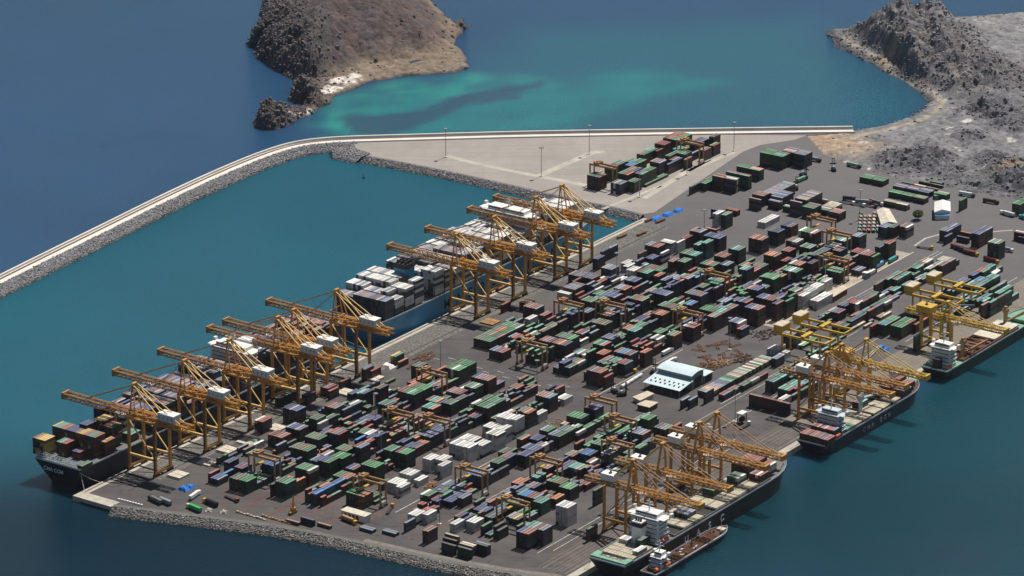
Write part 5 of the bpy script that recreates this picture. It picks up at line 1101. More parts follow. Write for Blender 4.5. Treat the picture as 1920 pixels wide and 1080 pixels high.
# ------------------------------------------------------------------ rubber tyred gantries
def rtg():
    t = thing("gantry_crane", "x", "crane"); L = lambda a,b,z: (a,-b,z); HW, S, H = 12.4, 3.4, 19.2
    for b in (-HW, HW):
        for a in (-S, S):
            m = MB(); m.bar(L(a,b,2), L(a,b,H), .95, 1.15); part("leg", m, M['orange_dull'], t)
        m = MB(); m.bar(L(-S-1.6,b,2.0), L(S+1.6,b,2.0), .9, 1.1); o = part("sill_beam", m, M['orange_dull'], t)
        m = MB()
        for a in (-S-1.2,-S+1.2,S-1.2,S+1.2): m.cyl(L(a,b-.4,.75), L(a,b+.4,.75), .75, 10)
        part("tyre", m, M['tyre'], o)
        m = MB(); m.bar(L(-S,b,H-.3), L(S,b,H-.3), .8, 1.0); part("cross_beam", m, M['orange_dull'], t)
    for a in (-S, S):
        m = MB(); m.bar(L(a,-HW-.6,H+.6), L(a,HW+.6,H+.6), 1.1, 1.7); part("main_girder", m, M['orange_dull'], t)
    m = MB(); m.box(-S-.4,S+.4,3,8,H+1.5,H+3.3); m.box(-2,2,4,7,H+3.3,H+4.2); part("trolley", m, M['orange_dull'], t)
    m = MB(); m.box(-1,1,8.2,10.2,H-2.4,H-.2); part("cab", m, M['white'], t)
    m = MB(); m.box(-2.4,2.4,-HW-.9,-HW+.9,2.6,5.0); part("power_pack", m, M['white'], t)
    m = MB(); 
    for a in (-1.6,1.6): m.bar(L(a,-5.5,H+1), L(a,-5.5,12.5), .12)
    m.box(-6.05,6.05,4.4,6.6,11.7,12.5); part("spreader", m, M['yellow'], t)
    return t
rt = rtg()
RT = [(105,98,"over the blue topped stack at the left yard's near end"),(114,190.5,"over green and orange boxes beside the white office"),(173,241.5,"over bright blue boxes right of the wide road"),(221,276.5,"over dark boxes in the middle of the right yard"),(141,302,"nearest the white bridge ship, over mixed small boxes"),(347,241.5,"right of the wide road, by the small beige sheds"),(322,276.5,"just in front of the gantry by the beige sheds"),(280,302,"left of the black ship's cranes"),(235,127.5,"in the yard's middle, left of the blue stack gantry"),(240,158.5,"over the long navy blue stack in the near yard"),(320,98,"by the bright green stack before the cross aisle"),(417,127.5,"alone at the cross aisle's far side, left front"),(513,98,"left one of a close pair in the far yard"),(531,127.5,"right one of a close pair in the far yard"),(551,190.5,"over the green boxes left of the scrap heap"),(643,158.5,"over the turquoise boxes in the middle far yard"),(734,220.5,"nearest the pale dusty strip, over the dark green block"),(791,189.5,"near the upright slate blue stack"),(816,158.5,"at the far yard's back end, beside the maroon wall of boxes"),(829,-79.5,"at the near end of the pale lot's stacks"),(932,-52.5,"at the far end of the pale lot's stacks")]
for i, (a,b,l_) in enumerate(RT):
    o = rt if i == 0 else copy_tree(rt); place(o, a, b, 4.05); tag(o, "orange yard gantry " + l_, "gantry crane", "rubber tyred yard gantries")

# ------------------------------------------------------------------ yellow rail gantries
def rmg():
    t = thing("rail_gantry", "x", "crane"); L = lambda a,b,z: (a,-b,z); S, H, B0, B1 = 6.5, 17.0, -21, 27
    for b in (-14, 14):
        for a in (-S, S):
            m = MB(); m.bar(L(a,b,1.8), L(a,b,H), 1.2, 1.2); part("leg", m, M['yellow'], t)
        m = MB(); m.bar(L(-S-2,b,1.7), L(S+2,b,1.7), 1.1, 1.3); part("sill_beam", m, M['yellow'], t)
    for a in (-S, S):
        m = MB(); m.bar(L(a,B0,H+.9), L(a,B1,H+.9), 1.3, 2.0); part("main_girder", m, M['yellow'], t)
    for b in (B0+.4, B1-.4):
        m = MB(); m.bar(L(-S,b,H+.9), L(S,b,H+.9), 1.0, 1.6); part("end_beam", m, M['yellow'], t)
    m = MB(); m.box(-6.6,6.6,14.5,22.5,H+2.1,H+7.2); m.box(-6.9,6.9,14.2,22.8,H+7.2,H+7.6); o = part("machinery_house", m, M['yellow'], t)
    m = MB(); m.box(-6.5,6.5,14.6,22.4,H+7.6,H+7.9); part("roof", m, M['beige'], o)
    m = MB(); m.box(-7.2,7.2,-7,-3.4,H+2,H+3.4); m.box(-2,2,-6.4,-4,H-2,H+.4); part("trolley", m, M['yellow'], t)
    return t
rm = rmg()
for i, (a,b,l_) in enumerate(((562,293,"nearer one of the pair beside the teal and maroon block"),(591,293,"farther one of the pair beside the teal and maroon block"),(704,333,"nearer one of the pair above the green decked cargo ship"),(737,335,"farther one of the pair above the green decked cargo ship"))):
    o = rm if i == 0 else copy_tree(rm); place(o, a, b, 4.05); tag(o, "yellow rail mounted gantry, " + l_, "gantry crane", "yellow rail mounted gantries")

# ------------------------------------------------------------------ buildings
ZK.update({'V9':(1480,460,6.75)})
def zpx(k, x, y): ox,oy,sc = ZK[k]; return ox+x/sc, oy+y/sc
def zab(k, x, y, z=4.0): return ab(*zpx(k,x,y), z)
def local(t_a, t_b, pts): return [(a-t_a, -(b-t_b)) for a,b in pts]
ws = thing("workshop", "pale cyan roofed workshop with a low vented lean-to in front", "workshop", W(427, 229, 4.05))
m = MB(); m.box(20,37,-32.5,-.6,0,12.4); m.box(37.02,50,-33,-2,0,6.6); part("wall", m, M['greywall'], ws)
m = MB(); n_ = 8
for i in range(n_):
    y0, y1 = [18.8+(i+k)*(19.4/n_) for k in (0,1)]; z0, z1 = [12.4+1.7*math.sin(math.pi*min(1,max(0,(y-18.8)/19.4))) for y in (y0,y1)]
    m.add([(y0,-33.4,z0),(y1,-33.4,z1),(y1,.3,z1),(y0,.3,z0),(y0,-33.4,z0-.25),(y1,-33.4,z1-.25),(y1,.3,z1-.25),(y0,.3,z0-.25)],[(0,1,2,3),(7,6,5,4),(0,4,5,1),(2,6,7,3),(3,7,4,0),(1,5,6,2)])
part("barrel_roof", m, M['cyanroof'], ws); part("annex_roof", MB().box(37.3,50.6,-33.6,-1.4,6.61,6.95), M['cyanroof'], ws)
m = MB(); m.add([(0,-34,6.0),(19.9,-34,8.6),(19.9,1,8.6),(0,1,6.0),(0,-34,5.7),(19.9,-34,8.3),(19.9,1,8.3),(0,1,5.7)],[(0,1,2,3),(7,6,5,4),(0,4,5,1),(1,5,6,2),(2,6,7,3),(3,7,4,0)]); rf = part("lean_to_roof", m, M['cyanroof'], ws)
for r in range(2):
    for i in range(7):
        x = 4.5+r*4.5; y = -3.5-i*4.4-r*1.2; z = 6+x*.1307
        part("roof_vent", MB().box(x,x+1.6,y-.5,y+.5,z+.02,z+.8), M['dark'], rf)
m = MB()
for y in (-33,-25,-17,-9,-.5): m.bar((1,y,0),(1,y,5.8),.4); m.bar((1,y,5.6),(19.5,y,8.1),.3)
part("post", m, M['pole'], ws)
part("open_bay", MB().box(24,34,-32.75,-32.45,0,9), M['dark'], ws); part("open_bay", MB().box(39,48,-33.2,-32.9,0,5.4), M['dark'], ws)
def shed(name, label, cat, k, pts, z, wallm, roofm, over=.5, rt=.4, pitch=0, doors=0):
    """pts: the four roof corners read at zoom tile k, z: eaves height above datum"""
    P4 = [zab(k,x,y,z) for x,y in pts]; ca = sum(p[0] for p in P4)/4; cb = sum(p[1] for p in P4)/4
    t = thing(name, label, cat, W(ca, cb, 4.05)); loc = local(ca, cb, P4)
    area = sum(loc[i][0]*loc[(i+1)%4][1]-loc[(i+1)%4][0]*loc[i][1] for i in range(4))
    if area < 0: loc = loc[::-1]
    h = z-4.05
    part("wall", MB().prism([(x*.94,y*.94) for x,y in loc], 0, h), wallm, t)
    mb = MB(); R = [(x*1.03,y*1.03) for x,y in loc]
    if pitch:
        d01 = math.dist(R[0],R[1]); d12 = math.dist(R[1],R[2])
        if d01 < d12: R = R[1:]+R[:1]
        m0 = ((R[3][0]+R[0][0])/2,(R[3][1]+R[0][1])/2); m1 = ((R[1][0]+R[2][0])/2,(R[1][1]+R[2][1])/2)
        mb.add([(*R[0],h),(*R[1],h),(*R[2],h),(*R[3],h),(*m0,h+pitch),(*m1,h+pitch)],[(0,1,5,4),(2,3,4,5),(3,0,4),(1,2,5),(3,2,1,0)])
    else: mb.prism(R, h+.01, h+rt)
    part("roof", mb, roofm, t)
    if doors:
        lo = sorted(range(4), key=lambda i: loc[i][0]+(-loc[i][1])*.0)  # near side faces -x
        A, B = Vector((*loc[lo[0]],0))*.945, Vector((*loc[lo[1]],0))*.945
        for i in range(doors):
            p = A.lerp(B, (i+.25)/doors); q = A.lerp(B, (i+.8)/doors); d = (q-p).normalized()
            part("window", MB().bar((p.x,p.y,h*.55),(q.x,q.y,h*.55),.15,h*.4), M['glass'], t)
    return t
wof = thing("site_office", "white office block with four dark windows at the near edge of the yard", "office", W(*zab('Z4',-2,806), 4.05))
m = MB(); m.box(0,7.5,-22,0,0,5.2); part("wall", m, M['white'], wof)
m = MB(); m.box(-.4,7.9,-22.4,.4,5.2,5.6); part("roof", m, M['cream'], wof)
for i in range(4): part("window", MB().box(-.1,.1,-5.4-i*3.6,-3-i*3.6,1.2,4.2), M['glass'], wof)
shed("store_shed", "small beige flat roofed shed nearest the workshop's lean-to", "shed", 'S4', [(1118,268),(1202,310),(1358,232),(1280,203)], 7.6, M['beige'], M['beige'])
shed("store_shed", "small beige flat roofed shed with brown walls, nearer one of two", "shed", 'S4', [(1165,352),(1305,388),(1405,330),(1265,305)], 8.2, M['rust'], M['beige'], doors=2)
shed("warehouse", "cream roofed warehouse tilted beside rows of short boxes and an olive tree", "warehouse", 'X3', [(302,626),(386,620),(440,712),(332,722)], 10, M['greywall'], M['cream'], pitch=2)
shed("barrel_shed", "white arched shed standing on bare dark ground at far right", "shed", 'Q6', [(315,232),(490,230),(492,335),(312,346)], 11, M['white'], M['white'], pitch=2.2)
shed("lean_shed", "low shed with a bright blue roof in front of the white arched shed", "shed", 'Q6', [(316,352),(482,350),(482,386),(320,390)], 8, M['white'], M['azure'], doors=2)
shed("transit_shed", "long beige open fronted shed lying on the pale dusty strip", "shed", 'V9', [(458,606),(680,508),(742,545),(560,655)], 9, M['rust'], M['beige'])
shed("white_store", "low white store with a stepped roof beside the yellow rail gantries", "shed", 'V9', [(215,690),(290,645),(440,690),(335,740)], 9, M['white'], M['white'])
shed("gate_canopy", "small white canopy on the pale dusty strip among rails", "canopy", 'V9', [(918,345),(960,330),(1030,340),(985,360)], 9, M['greywall'], M['white'])
shed("tent", "larger white tent roof at the end of the turquoise box rows", "tent", 'R6', [(1512,425),(1570,385),(1655,400),(1590,445)], 9, M['greywall'], M['white'], pitch=1)
shed("tent", "smaller white tent roof left of the larger one by the turquoise rows", "tent", 'R6', [(1425,405),(1480,370),(1525,378),(1465,415)], 9, M['greywall'], M['white'], pitch=1)
shed("site_hut", "green roofed hut beside the white arched shed", "hut", 'Q6', [(310,120),(400,125),(405,160),(310,165)], 7.5, M['greywall'], M['deckgreen'])
shed("site_hut", "pale roofed hut right of the green roofed hut", "hut", 'Q6', [(405,140),(465,135),(470,165),(408,165)], 7, M['greywall'], M['cream'])

strip("pale_kerb_strip", pix([(1715,461),(1735,447),(1761,440)]), 2.2, 4.09, mtrack); strip("pale_kerb_strip", pix([(1858,435),(1880,433),(1898,432)]), 2.2, 4.09, mtrack)
# ------------------------------------------------------------------ light masts
def mast(white=False):
    t = thing("light_mast", "x", "light mast"); mm = M['whitepole'] if white else M['pole']
    part("pole", MB().cyl((0,0,.6),(0,0,28),.32,8,.2), mm, t); part("plinth", MB().box(-1.3,1.3,-1.3,1.3,0,.7), M['cream'], t)
    m = MB(); m.cyl((0,0,27.6),(0,0,28.0),1.4,10)
    for i in range(8): c, s = math.cos(i*.785)*1.7, math.sin(i*.785)*1.7; m.box(c-.3,c+.3,s-.3,s+.3,27.4,28.1)
    part("lamp_ring", m, M['pole'], t); return t
ms = mast()
MS = [(824.5,983,"by the open end of the right yard's road"),(835.7,295,"farthest left on the pale lot"),(1015,331,"at the corner of the two worn tracks on the pale lot"),(1105,289,"at the top of the pale lot beyond the worn track"),(1376,283,"right of the pale lot's container stacks, by the breakwater"),(1288,328,"beside the pale lot's container stacks"),(1199,370,"in front of the pale lot's container stacks"),(1378,791,"in the open asphalt left of the straddling white cab"),(1166,648,"among the far yard's stacks above the workshop"),(1007,737,"at the cross aisle behind brown topped boxes"),(826,700,"behind the bright green stack near the cross aisle"),(1320,450,"at the far yard's back left end"),(1156,532,"by the quay road near the blue ship's bow"),(1612,412,"by the rows of short boxes and cream warehouse"),(1368,656,"beside the grey boxes above the scrap heap"),(705,800,"in the middle of the near yard"),(715,862,"left of the small white stacks")]
for i, (x,y,l_) in enumerate(MS):
    o = ms if i == 0 else copy_tree(ms); o.location = W(*ab(x,y)); o.rotation_euler = (0,0,ROT); tag(o, "tall grey light mast " + l_, "light mast", "tall light masts in the terminal")
o = mast(True); o.location = W(*ab(1547,545)); tag(o, "tall white light mast rising from white boxes by the dusty strip", "light mast")

# ------------------------------------------------------------------ vehicles and gear
def truck(cab, load=None, L=13.0):
    t = thing("truck", "x", "truck")
    m = MB(); m.box(.0,2.4,-1.25,1.25,.7,3.3); m.box(-.15,.0,-1.2,1.2,.7,1.6); c = part("cab", m, cab, t); part("windscreen", MB().box(2.38,2.46,-1.1,1.1,1.9,2.9), M['glass'], c)
    m = MB(); m.box(-L,-.3,-1.15,1.15,1.0,1.35); m.box(-2.2,2.3,-.6,.6,.6,1.0); part("trailer", m, M['dark'], t)
    for x in (-L+1,-L+2.4,-1.2,1.4):
        m = MB(); m.cyl((x,-1.2,.52),(x,1.2,.52),.5,8); part("wheel_pair", m, M['tyre'], t)
    if load: m = MB(); m.box(-L+.2,-.6,-1.22,1.22,1.36,3.95); part("box_body", m, load, t)
    return t
PROT = {}
def put_truck(x, y, ang, cab, load, label, group=None):
    k = (cab.name, load.name if load else '')
    if k not in PROT: PROT[k] = truck(cab, load); o = PROT[k]
    else: o = copy_tree(PROT[k])
    o.location = W(*ab(x,y), 4.06); o.rotation_euler = (0,0,ROT+math.radians(ang)); return tag(o, label, "truck", group)
Tk = put_truck
Tk(283,938,78,M['dark'],M['deckgrey'],"grey boxed truck, leftmost on the road along the rock edge")
Tk(299,940,80,M['dark'],M['greywall'],"short grey truck just behind the leftmost grey boxed one")
Tk(355,953,80,M['cream'],M['brightgreen'],"bright green boxed truck parked on the rock edge")
Tk(386,943,80,M['yellow'],M['navyhull'],"dark navy boxed truck left of the yellow trailer, near rock edge")
Tk(443,941,-102,M['rust'],None,"empty yellow brown trailer truck in front of the green block")
Tk(372,928,10,M['white'],M['white'],"white boxed truck beside blue tarpaulins")
Tk(664,983,-100,M['yellow'],M['orange_dull'],"orange flat truck on the rock edge below the white office")
Tk(735,953,20,M['orange'],None,"small orange truck alone on the wide road")
Tk(1258,660,0,M['white'],M['white'],"long white trailer truck by the far yard's right edge")
Tk(1265,678,0,M['white'],M['white'],"white truck approaching the workshop from behind")
Tk(1189,700,0,M['yellow'],None,"yellow tractor with empty trailer beside the front dark red block")
Tk(1745,468,-80,M['yellow'],None,"long yellow chassis truck in front of the navy stack")
for i in range(4): Tk(1806+i*8,470+i*3.5,-95,M['yellow'],(M['red'],M['navyhull'],M['navyhull'],M['red'])[i],("dark red boxed truck, back one of the parked four","navy boxed truck, second from back of the parked four","navy boxed truck, third from back of the parked four","dark red boxed truck, front one of the parked four")[i],"trucks parked side by side at far right")
Tk(1868,494,-95,M['yellow'],M['red'],"red boxed truck passing the turquoise tall stack")
Tk(1895,473,-85,M['white'],M['greywall'],"grey boxed truck right of the turquoise tall stack")
Tk(1823,370,-85,M['dark'],M['lightgrey'],"pale grey trailer truck at the quarry foot, left one")
Tk(1868,383,-85,M['dark'],M['deckred'],"brown trailer truck at the quarry foot, right one")
Tk(1880,402,82,M['white'],M['lightgrey'],"long pale flat truck below the green boxes at far right")
Tk(1915,410,82,M['teal'],M['teal'],"teal trailer truck at the right edge of the picture")
Tk(1610,316,-95,M['dark'],M['deckgreen'],"dark green trailer truck at the dusty ground's edge")
Tk(1535,304,-92,M['dark'],M['greywall'],"grey trailer truck right of the tall green wall of boxes")
Tk(1510,337,-5,M['dark'],M['deckgreen'],"pale green boxed truck in the open dark yard")
for i,(x,y) in enumerate(((1598,384),(1606,378),(1618,388),(1630,383),(1640,390),(1652,386))): Tk(x,y,(-80,-75,-95,-70,-85,-100)[i],(M['white'],M['dark'],M['white'],M['red'],M['dark'],M['white'])[i],(None,M['navyhull'],None,M['greywall'],None,M['deckgrey'])[i],("white empty truck, leftmost of the six parked above the short boxes","navy boxed truck among the six parked above the short boxes","white empty truck, third of the six parked above the short boxes","grey boxed truck with red cab above the short boxes","dark empty truck, fifth of six above the short boxes","grey boxed truck with white cab, rightmost of the six")[i],"trucks parked above the short boxes")
for i,(x,y,c) in enumerate(((1655,497,'azure'),(1680,487,'teal'),(1640,512,'white'),(1626,570,'red'),(1610,592,'orange_dull'))): Tk(x,y,2,M['dark'] if i<3 else M['yellow'],M[c],("azure boxed truck on the pale dusty strip","teal boxed truck farthest up the pale dusty strip","white flat truck on the pale dusty strip behind the azure one","red boxed truck with yellow cab by the rail gantries","orange boxed truck with yellow cab behind the red one")[i])
Tk(955,653,12,M['yellow'],M['cream'],"cream boxed truck at the near front of the far yard")
def reach():
    t = thing("reach_stacker", "x", "forklift"); m = MB(); m.box(-4,3,-1.8,1.8,.8,2.4); m.box(-3.8,-1.6,-1.2,1.2,2.4,3.4); part("chassis", m, M['dark'], t)
    part("cab", MB().box(-1.2,.8,-1,1,2.41,4.4), M['lightgrey'], t)
    m = MB()
    for y in (-.9,.9): m.bar((3.6,y,.3),(3.6,y,11),.5)
    m.bar((3.6,-.9,10.6),(3.6,.9,10.6),.5); m.bar((3.6,-.9,5.5),(3.6,.9,5.5),.4); m.box(3.8,4.3,-3,3,5,6.2); part("lift_mast", m, M['dark'], t)
    for x in (-2.6,2.2): m = MB(); m.cyl((x,-2,.9),(x,2,.9),.9,10); part("wheel_pair", m, M['tyre'], t)
    return t
rs = reach()
for i,(x,y,g,l_) in enumerate(((1225,699,20,"by the workshop's left side"),(1152,736,60,"left one of two near the beige sheds"),(1166,742,-30,"right one of two near the beige sheds"),(1493,355,30,"beside the long pale roofed wall of boxes"),(1506,330,-10,"farther one beside the pale roofed wall of boxes"),(1563,320,40,"in the open yard by the dusty ground"),(950,655,-40,"at the cross aisle's left end"))):
    o = rs if i == 0 else copy_tree(rs); o.location = W(*ab(x,y),4.06); o.rotation_euler=(0,0,ROT+math.radians(g)); tag(o, "dark container lift truck with tall mast " + l_, "forklift", "container lift trucks")
st = thing("straddle_carrier", "white roofed tall carrier standing alone on the near right asphalt", "carrier", W(*ab(1391,793),4.06))
m = MB()
for x in (-3,3):
    for y in (-2,2): m.bar((x,y,.8),(x,y,8),.6)
part("frame", m, M['dark'], st); part("canopy", MB().box(-4,4,-2.8,2.8,8,9), M['white'], st); part("engine_bay", MB().box(-2.2,2.2,-1.5,1.5,1.5,5), M['dark'], st)
Tk(1403,798,0,M['white'],None,"white pickup sized truck beside the white roofed carrier")
def simple(name, label, cat, x, y, build, mt, ang=0, group=None, z=4.06):
    mb = MB(); build(mb); o = link(name, mb.mesh(name, mt)); o.location = W(*ab(x,y),z); o.rotation_euler=(0,0,ROT+math.radians(ang)); return tag(o, label, cat, group)
def hatchb(nr):
    def f(mb):
        for k in range(nr): mb.box(-6+k*.25,6.2+k*.2,-6.4,6.4-k*.3,k*.62,k*.62+.5)
        for y in (-4,-1.4,1.4,4): mb.box(-5.6,5.8,y-.12,y+.12,nr*.62-.12,nr*.62+.12)
        mb.box(-.12,.12,-6,6,nr*.62-.12,nr*.62+.14)
    return f
for x,y,n_,mm,l_ in ((333,893,3,'cream',"nearest the first quay crane"),(389,868,2,'cream',"right of the first quay crane's legs"),(425,846,3,'cream',"below the second quay crane"),(462,829,2,'cream',"between the second and third quay cranes"),(517,805,3,'cream',"below the third quay crane"),(647,738,3,'cream',"beside the red stack under the fifth crane"),(700,711,3,'cream',"beside the dark upright stack under the sixth crane"),(919,605,2,'orange_dull',"rusty tan, at the blue ship's apron"),(1237,1012,2,'white',"white, behind the black ship's stern")):
    simple("hatch_cover", f"cream steel hatch cover stack lying flat {l_}" if mm == 'cream' else f"steel hatch cover panel lying flat, {l_}", "hatch cover", x, y, hatchb(n_), M[mm], group="hatch covers laid on the quay")
def heap(r, n, h, s, seed):
    def f(mb):
        R = random.Random(seed)
        for i in range(n):
            t = R.uniform(0,6.28); d = r*math.sqrt(R.random()); z = max(0,h*(1-d/r))*R.uniform(.5,1)
            mb.bar((d*math.cos(t),d*math.sin(t)*.7,z+.2),(d*math.cos(t)+R.uniform(-s,s),d*math.sin(t)*.7+R.uniform(-s,s),z+R.uniform(.1,.9)),R.uniform(.3,.8))
    return f
simple("scrap_heap","tangled orange steel scrap heap beside the wide road","scrap",807,912,heap(6,46,2.2,3,1),M['orange_dull'])
simple("scrap_heap","orange scrap heap beyond the workshop's far side","scrap",1352,683,heap(10,70,2.4,3,2),M['orange_dull'])
simple("scrap_heap","brown rusty scrap heap left of the orange one","scrap",1322,690,heap(13,80,2,4,3),M['rust'])
simple("scrap_heap","rusty scrap heap on bare dirt by the yellow rail gantries","scrap",1433,628,heap(14,70,1.4,3,4),M['deckred'])
simple("scrap_heap","pale brown scrap row along the grey topped box wall","scrap",1395,675,heap(14,50,1.3,4,5),M['deckred'],30)
simple("scrap_heap","orange steel scrap row under the gantry right of the road","scrap",1050,800,heap(18,60,1.4,4,6),M['orange_dull'],0)
def frame(mb):
    for y in (-1.1,1.1): mb.bar((-6,y,.7),(6,y,.7),.35,.4)
    for x in (-6,-3,0,3,6): mb.bar((x,-1.1,.7),(x,1.1,.7),.3)
    for x in (-4.8,-3.6): mb.cyl((x,-1.2,.5),(x,1.2,.5),.5,8)
me = None
R_ = random.Random(5)
for i in range(16):
    x, y = 1318+R_.uniform(-10,70), 650+R_.uniform(-8,26)
    if me is None: o = simple("trailer_chassis","x","trailer",x,y,frame,M['rust'],R_.uniform(-60,60)); me = o.data
    else: o = link("trailer_chassis", me); o.location = W(*ab(x,y),4.06); o.rotation_euler=(0,0,R_.uniform(0,3))
    tag(o,"rusty empty trailer chassis in the jumble beyond the workshop","trailer","trailer chassis jumbled beyond the workshop")
for i,(x,y) in enumerate(((783,671),(793,668),(803,665),(786,677),(797,674),(808,671),(770,688),(778,684))):
    o = link("flat_rack", me); o.location = W(*ab(x,y),4.06); o.rotation_euler=(0,0,ROT+.04*i); o.data = me; tag(o,"dark empty flat rack lying on the apron before the blue ship","flat rack","flat racks lying on the apron")
def tank(mb):
    mb.cyl((-5.4,0,1.9),(5.4,0,1.9),1.25,12); mb.box(-5.6,5.6,-1.2,-.9,.1,.5); mb.box(-5.6,5.6,.9,1.2,.1,.5)
    for x in (-5.5,5.5): mb.bar((x,-1.1,.1),(x,-1.1,3),.2); mb.bar((x,1.1,.1),(x,1.1,3),.2); mb.bar((x,-1.1,3),(x,1.1,3),.2)
for i,(x,y) in enumerate(((1172,725),(1180,720),(1188,715),(1196,710))):
    simple("tank_container","white tank container, %s in the row of four by the workshop" % ("nearest","second","third","farthest")[i],"tank container",x,y,tank,M['white'],0,"white tank containers in a row")
def tarp(a,b,h,seed):
    def f(mb):
        R = random.Random(seed); nx,ny = 7,6; vs=[]
        for i in range(nx):
            for j in range(ny):
                e = i in (0,nx-1) or j in (0,ny-1); vs.append((-a/2+a*i/(nx-1), -b/2+b*j/(ny-1), 0 if e else h*R.uniform(.7,1.05)))
        fs=[(i*ny+j,(i+1)*ny+j,(i+1)*ny+j+1,i*ny+j+1) for i in range(nx-1) for j in range(ny-1)]
        mb.add(vs, fs+[tuple(range(ny))[::-1]])
    return f
for x,y,a,b,mm,l_ in ((345,918,7,9,'tarp',"blue tarpaulin covered cargo, left of a pair beside the white truck"),(357,914,6,6,'tarp',"blue tarpaulin covered cargo, right of a pair beside the white truck"),(1231,411,13,8,'tarp',"blue tarpaulin covered cargo, nearest of three at the quay's far corner"),(1252,403,12,7,'tarp',"blue tarpaulin covered cargo, middle of three at the quay's far corner"),(1271,396,11,7,'tarp',"blue tarpaulin covered cargo, farthest of three at the quay's far corner"),(727,688,9,11,'white',"white sheet covered cargo pile beside the yellow topped boxes"),(1659,657,9,6,'tarp',"blue sheet covered cargo on the tan apron")):
    simple("covered_cargo",l_,"cargo",x,y,tarp(a,b,2.4,int(x)),M[mm])
for x,y,l_ in ((1218,414,"left one of two at the quay's far corner"),(1238,416,"right one of two at the quay's far corner"),(1203,440,"alone on the quay road beyond the last crane"),(1166,445,"standing on the apron beyond the last crane")):
    simple("flat_trailer","dark flat trailer with brown planks, "+l_,"trailer",x,y,lambda mb:(mb.box(-6.5,6.5,-1.3,1.3,.9,1.3),mb.box(-6,6,-1.2,1.2,1.3,1.9),mb.box(-5.5,-3,-1.2,1.2,0,.9),mb.box(3.5,5,-1.2,1.2,0,.9)),M['rust'],-5)
def mobcrane():
    t = thing("mobile_crane","orange mobile crane standing alone on the asphalt near the rock edge","crane",W(*ab(549,963),4.06))
    m=MB(); m.box(-4,4,-1.4,1.4,.9,2.2); m.box(-1,2.5,-1.5,1.5,2.2,4.6); part("carrier",m,M['orange'],t)
    m=MB(); m.bar((0,0,4),(2.5,1,13),.9); m.bar((2.5,1,13),(4.5,2,11),.5); m.bar((-.5,-1,4),(.5,-1.5,9.5),.5); part("boom",m,M['orange'],t)
    for x in (-2.6,2.6): m=MB(); m.cyl((x,-1.5,.6),(x,1.5,.6),.6,8); part("wheel_pair",m,M['tyre'],t)
mobcrane()
def heapstone(mb):
    R=random.Random(9)
    for i in range(30): t=R.uniform(0,6.28); d=3.2*R.random(); mb.box(d*math.cos(t)-.5,d*math.cos(t)+.6,d*math.sin(t)-.5,d*math.sin(t)+.6,0,max(.3,2.4-d*.6)*R.uniform(.6,1))
simple("plank_heap","pale yellow timber heap on the rock edge, left of two","timber",391,958,heapstone,M['cream']); simple("plank_heap","pale yellow timber heap on the rock edge, right of two","timber",419,961,heapstone,M['cream'])
def planks(mb):
    for i in range(9): mb.box(-.7,.7,-14+i*3.1,-11.6+i*3.1,0,.8+.3*(i%3))
simple("timber_row","long low row of tan timber bundles along the rock edge","timber",470,968,planks,M['hatch'],0)
simple("timber_row","low row of orange tan timber bundles just left of the brown boxes","timber",517,975,planks,M['orange_dull'],0)
simple("concrete_blocks","row of white concrete blocks at the quay corner end","blocks",245,943,lambda mb:[mb.box(-.7,.7,-11+i*2.6,-9.2+i*2.6,0,1.1) for i in range(9)],M['white'],3)
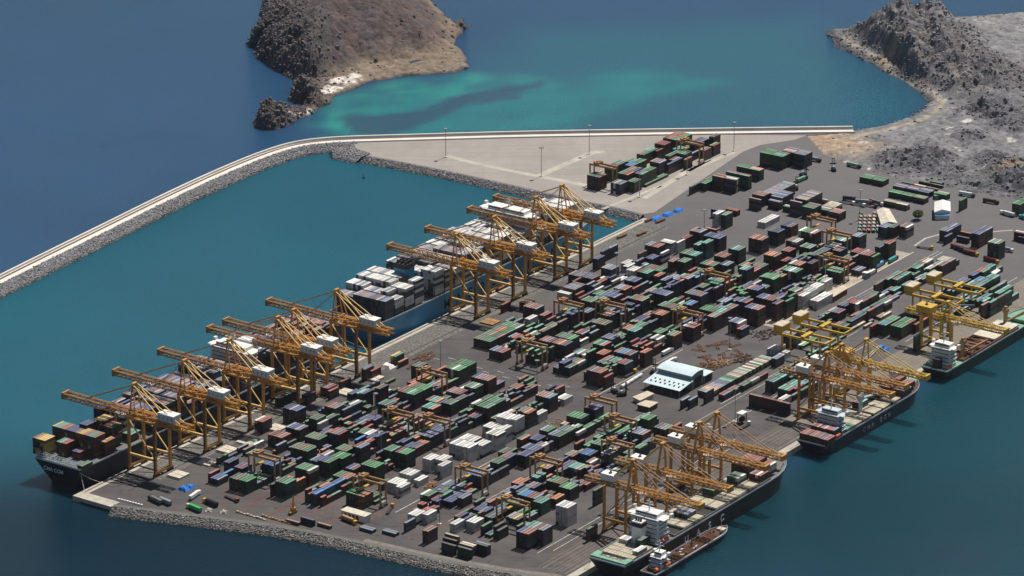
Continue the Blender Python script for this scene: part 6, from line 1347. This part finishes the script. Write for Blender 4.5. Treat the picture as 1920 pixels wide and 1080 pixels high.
# olive tree
tr = thing("tree","small olive green tree by the cream warehouse","tree",W(*ab(1721,412),4.06))
m=MB(); m.cyl((0,0,0),(0,0,3.5),.35,8,.2); m.bar((0,0,3),(1.5,1,5.5),.25); m.bar((0,0,2.8),(-1.6,.6,5.4),.25); part("trunk",m,M['bark'],tr)
m=MB(); R=random.Random(3)
for i in range(900):
    u=R.uniform(-1,1); t=R.uniform(0,6.28); r=R.random()**.4; k=math.sqrt(1-u*u); p=Vector((k*math.cos(t)*6*r,k*math.sin(t)*4.5*r,5.5+u*3.4*r)); s=R.uniform(.25,.5); a_=Vector((R.uniform(-1,1),R.uniform(-1,1),R.uniform(-1,1))).normalized()*s; b_=a_.orthogonal().normalized()*s
    m.add([p-a_-b_,p+a_-b_,p+a_+b_,p-a_+b_],[(0,1,2,3)])
part("crown",m,M['leaf'],tr)
by = thing("buoy","tiny dark navigation buoy floating in the harbour basin","buoy",(*G(682,334,0)[:2],0),0)
part("float",MB().cyl((0,0,-.6),(0,0,.9),1.3,12),M['dark'],by); part("light_post",MB().bar((0,0,.9),(0,0,3.6),.35),M['dark'],by)
def rope(pts):
    mb=MB()
    for p,q in zip(pts[:-1],pts[1:]): mb.bar(p,q,.28)
    return mb
ropes=[((14,-6,16),(8,3,4.2)),((14,-8,16),(30,2,4.2)),((352,-20,18),(372,2,4.2)),((112,393,12),(104,390,4.2)),((345,404,14),(362,390,4.2)),((394,396,9),(386,390,4.2)),((550,402,11),(566,390,4.2)),((752,400,11),(770,390,4.2))]
rl=["left dark ship's stern corner line","left dark ship's second stern line","left dark ship's bow line","black ship's stern line","black ship's bow line","navy feeder's stern line","navy feeder's bow line","green cargo ship's bow line"]
for (p,q),l_ in zip(ropes,rl):
    P_,Q_=Vector(W(*p)),Vector(W(*q)); mid=(P_+Q_)/2-Vector((0,0,1)); mb=rope([P_,mid,Q_]); tag(link("mooring_rope",mb.mesh("mooring_rope",M['beige'])),"thin mooring rope, "+l_,"rope")

# ------------------------------------------------------------------ haze: one closed box of thin pale air round everything below the camera
hm = bpy.data.materials.new("haze_air"); hm.use_nodes = True; n = hm.node_tree.nodes; n.remove(n["Principled BSDF"])
pv = n.new("ShaderNodeVolumePrincipled"); pv.inputs["Color"].default_value = (.80,.88,1,1); pv.inputs["Density"].default_value = .000006; pv.inputs["Anisotropy"].default_value = .3
hm.node_tree.links.new(pv.outputs[0], n["Material Output"].inputs["Volume"])
stuff("haze", MB().box(-9000,9000,-500,16000,-5,1300).mesh("haze", hm))
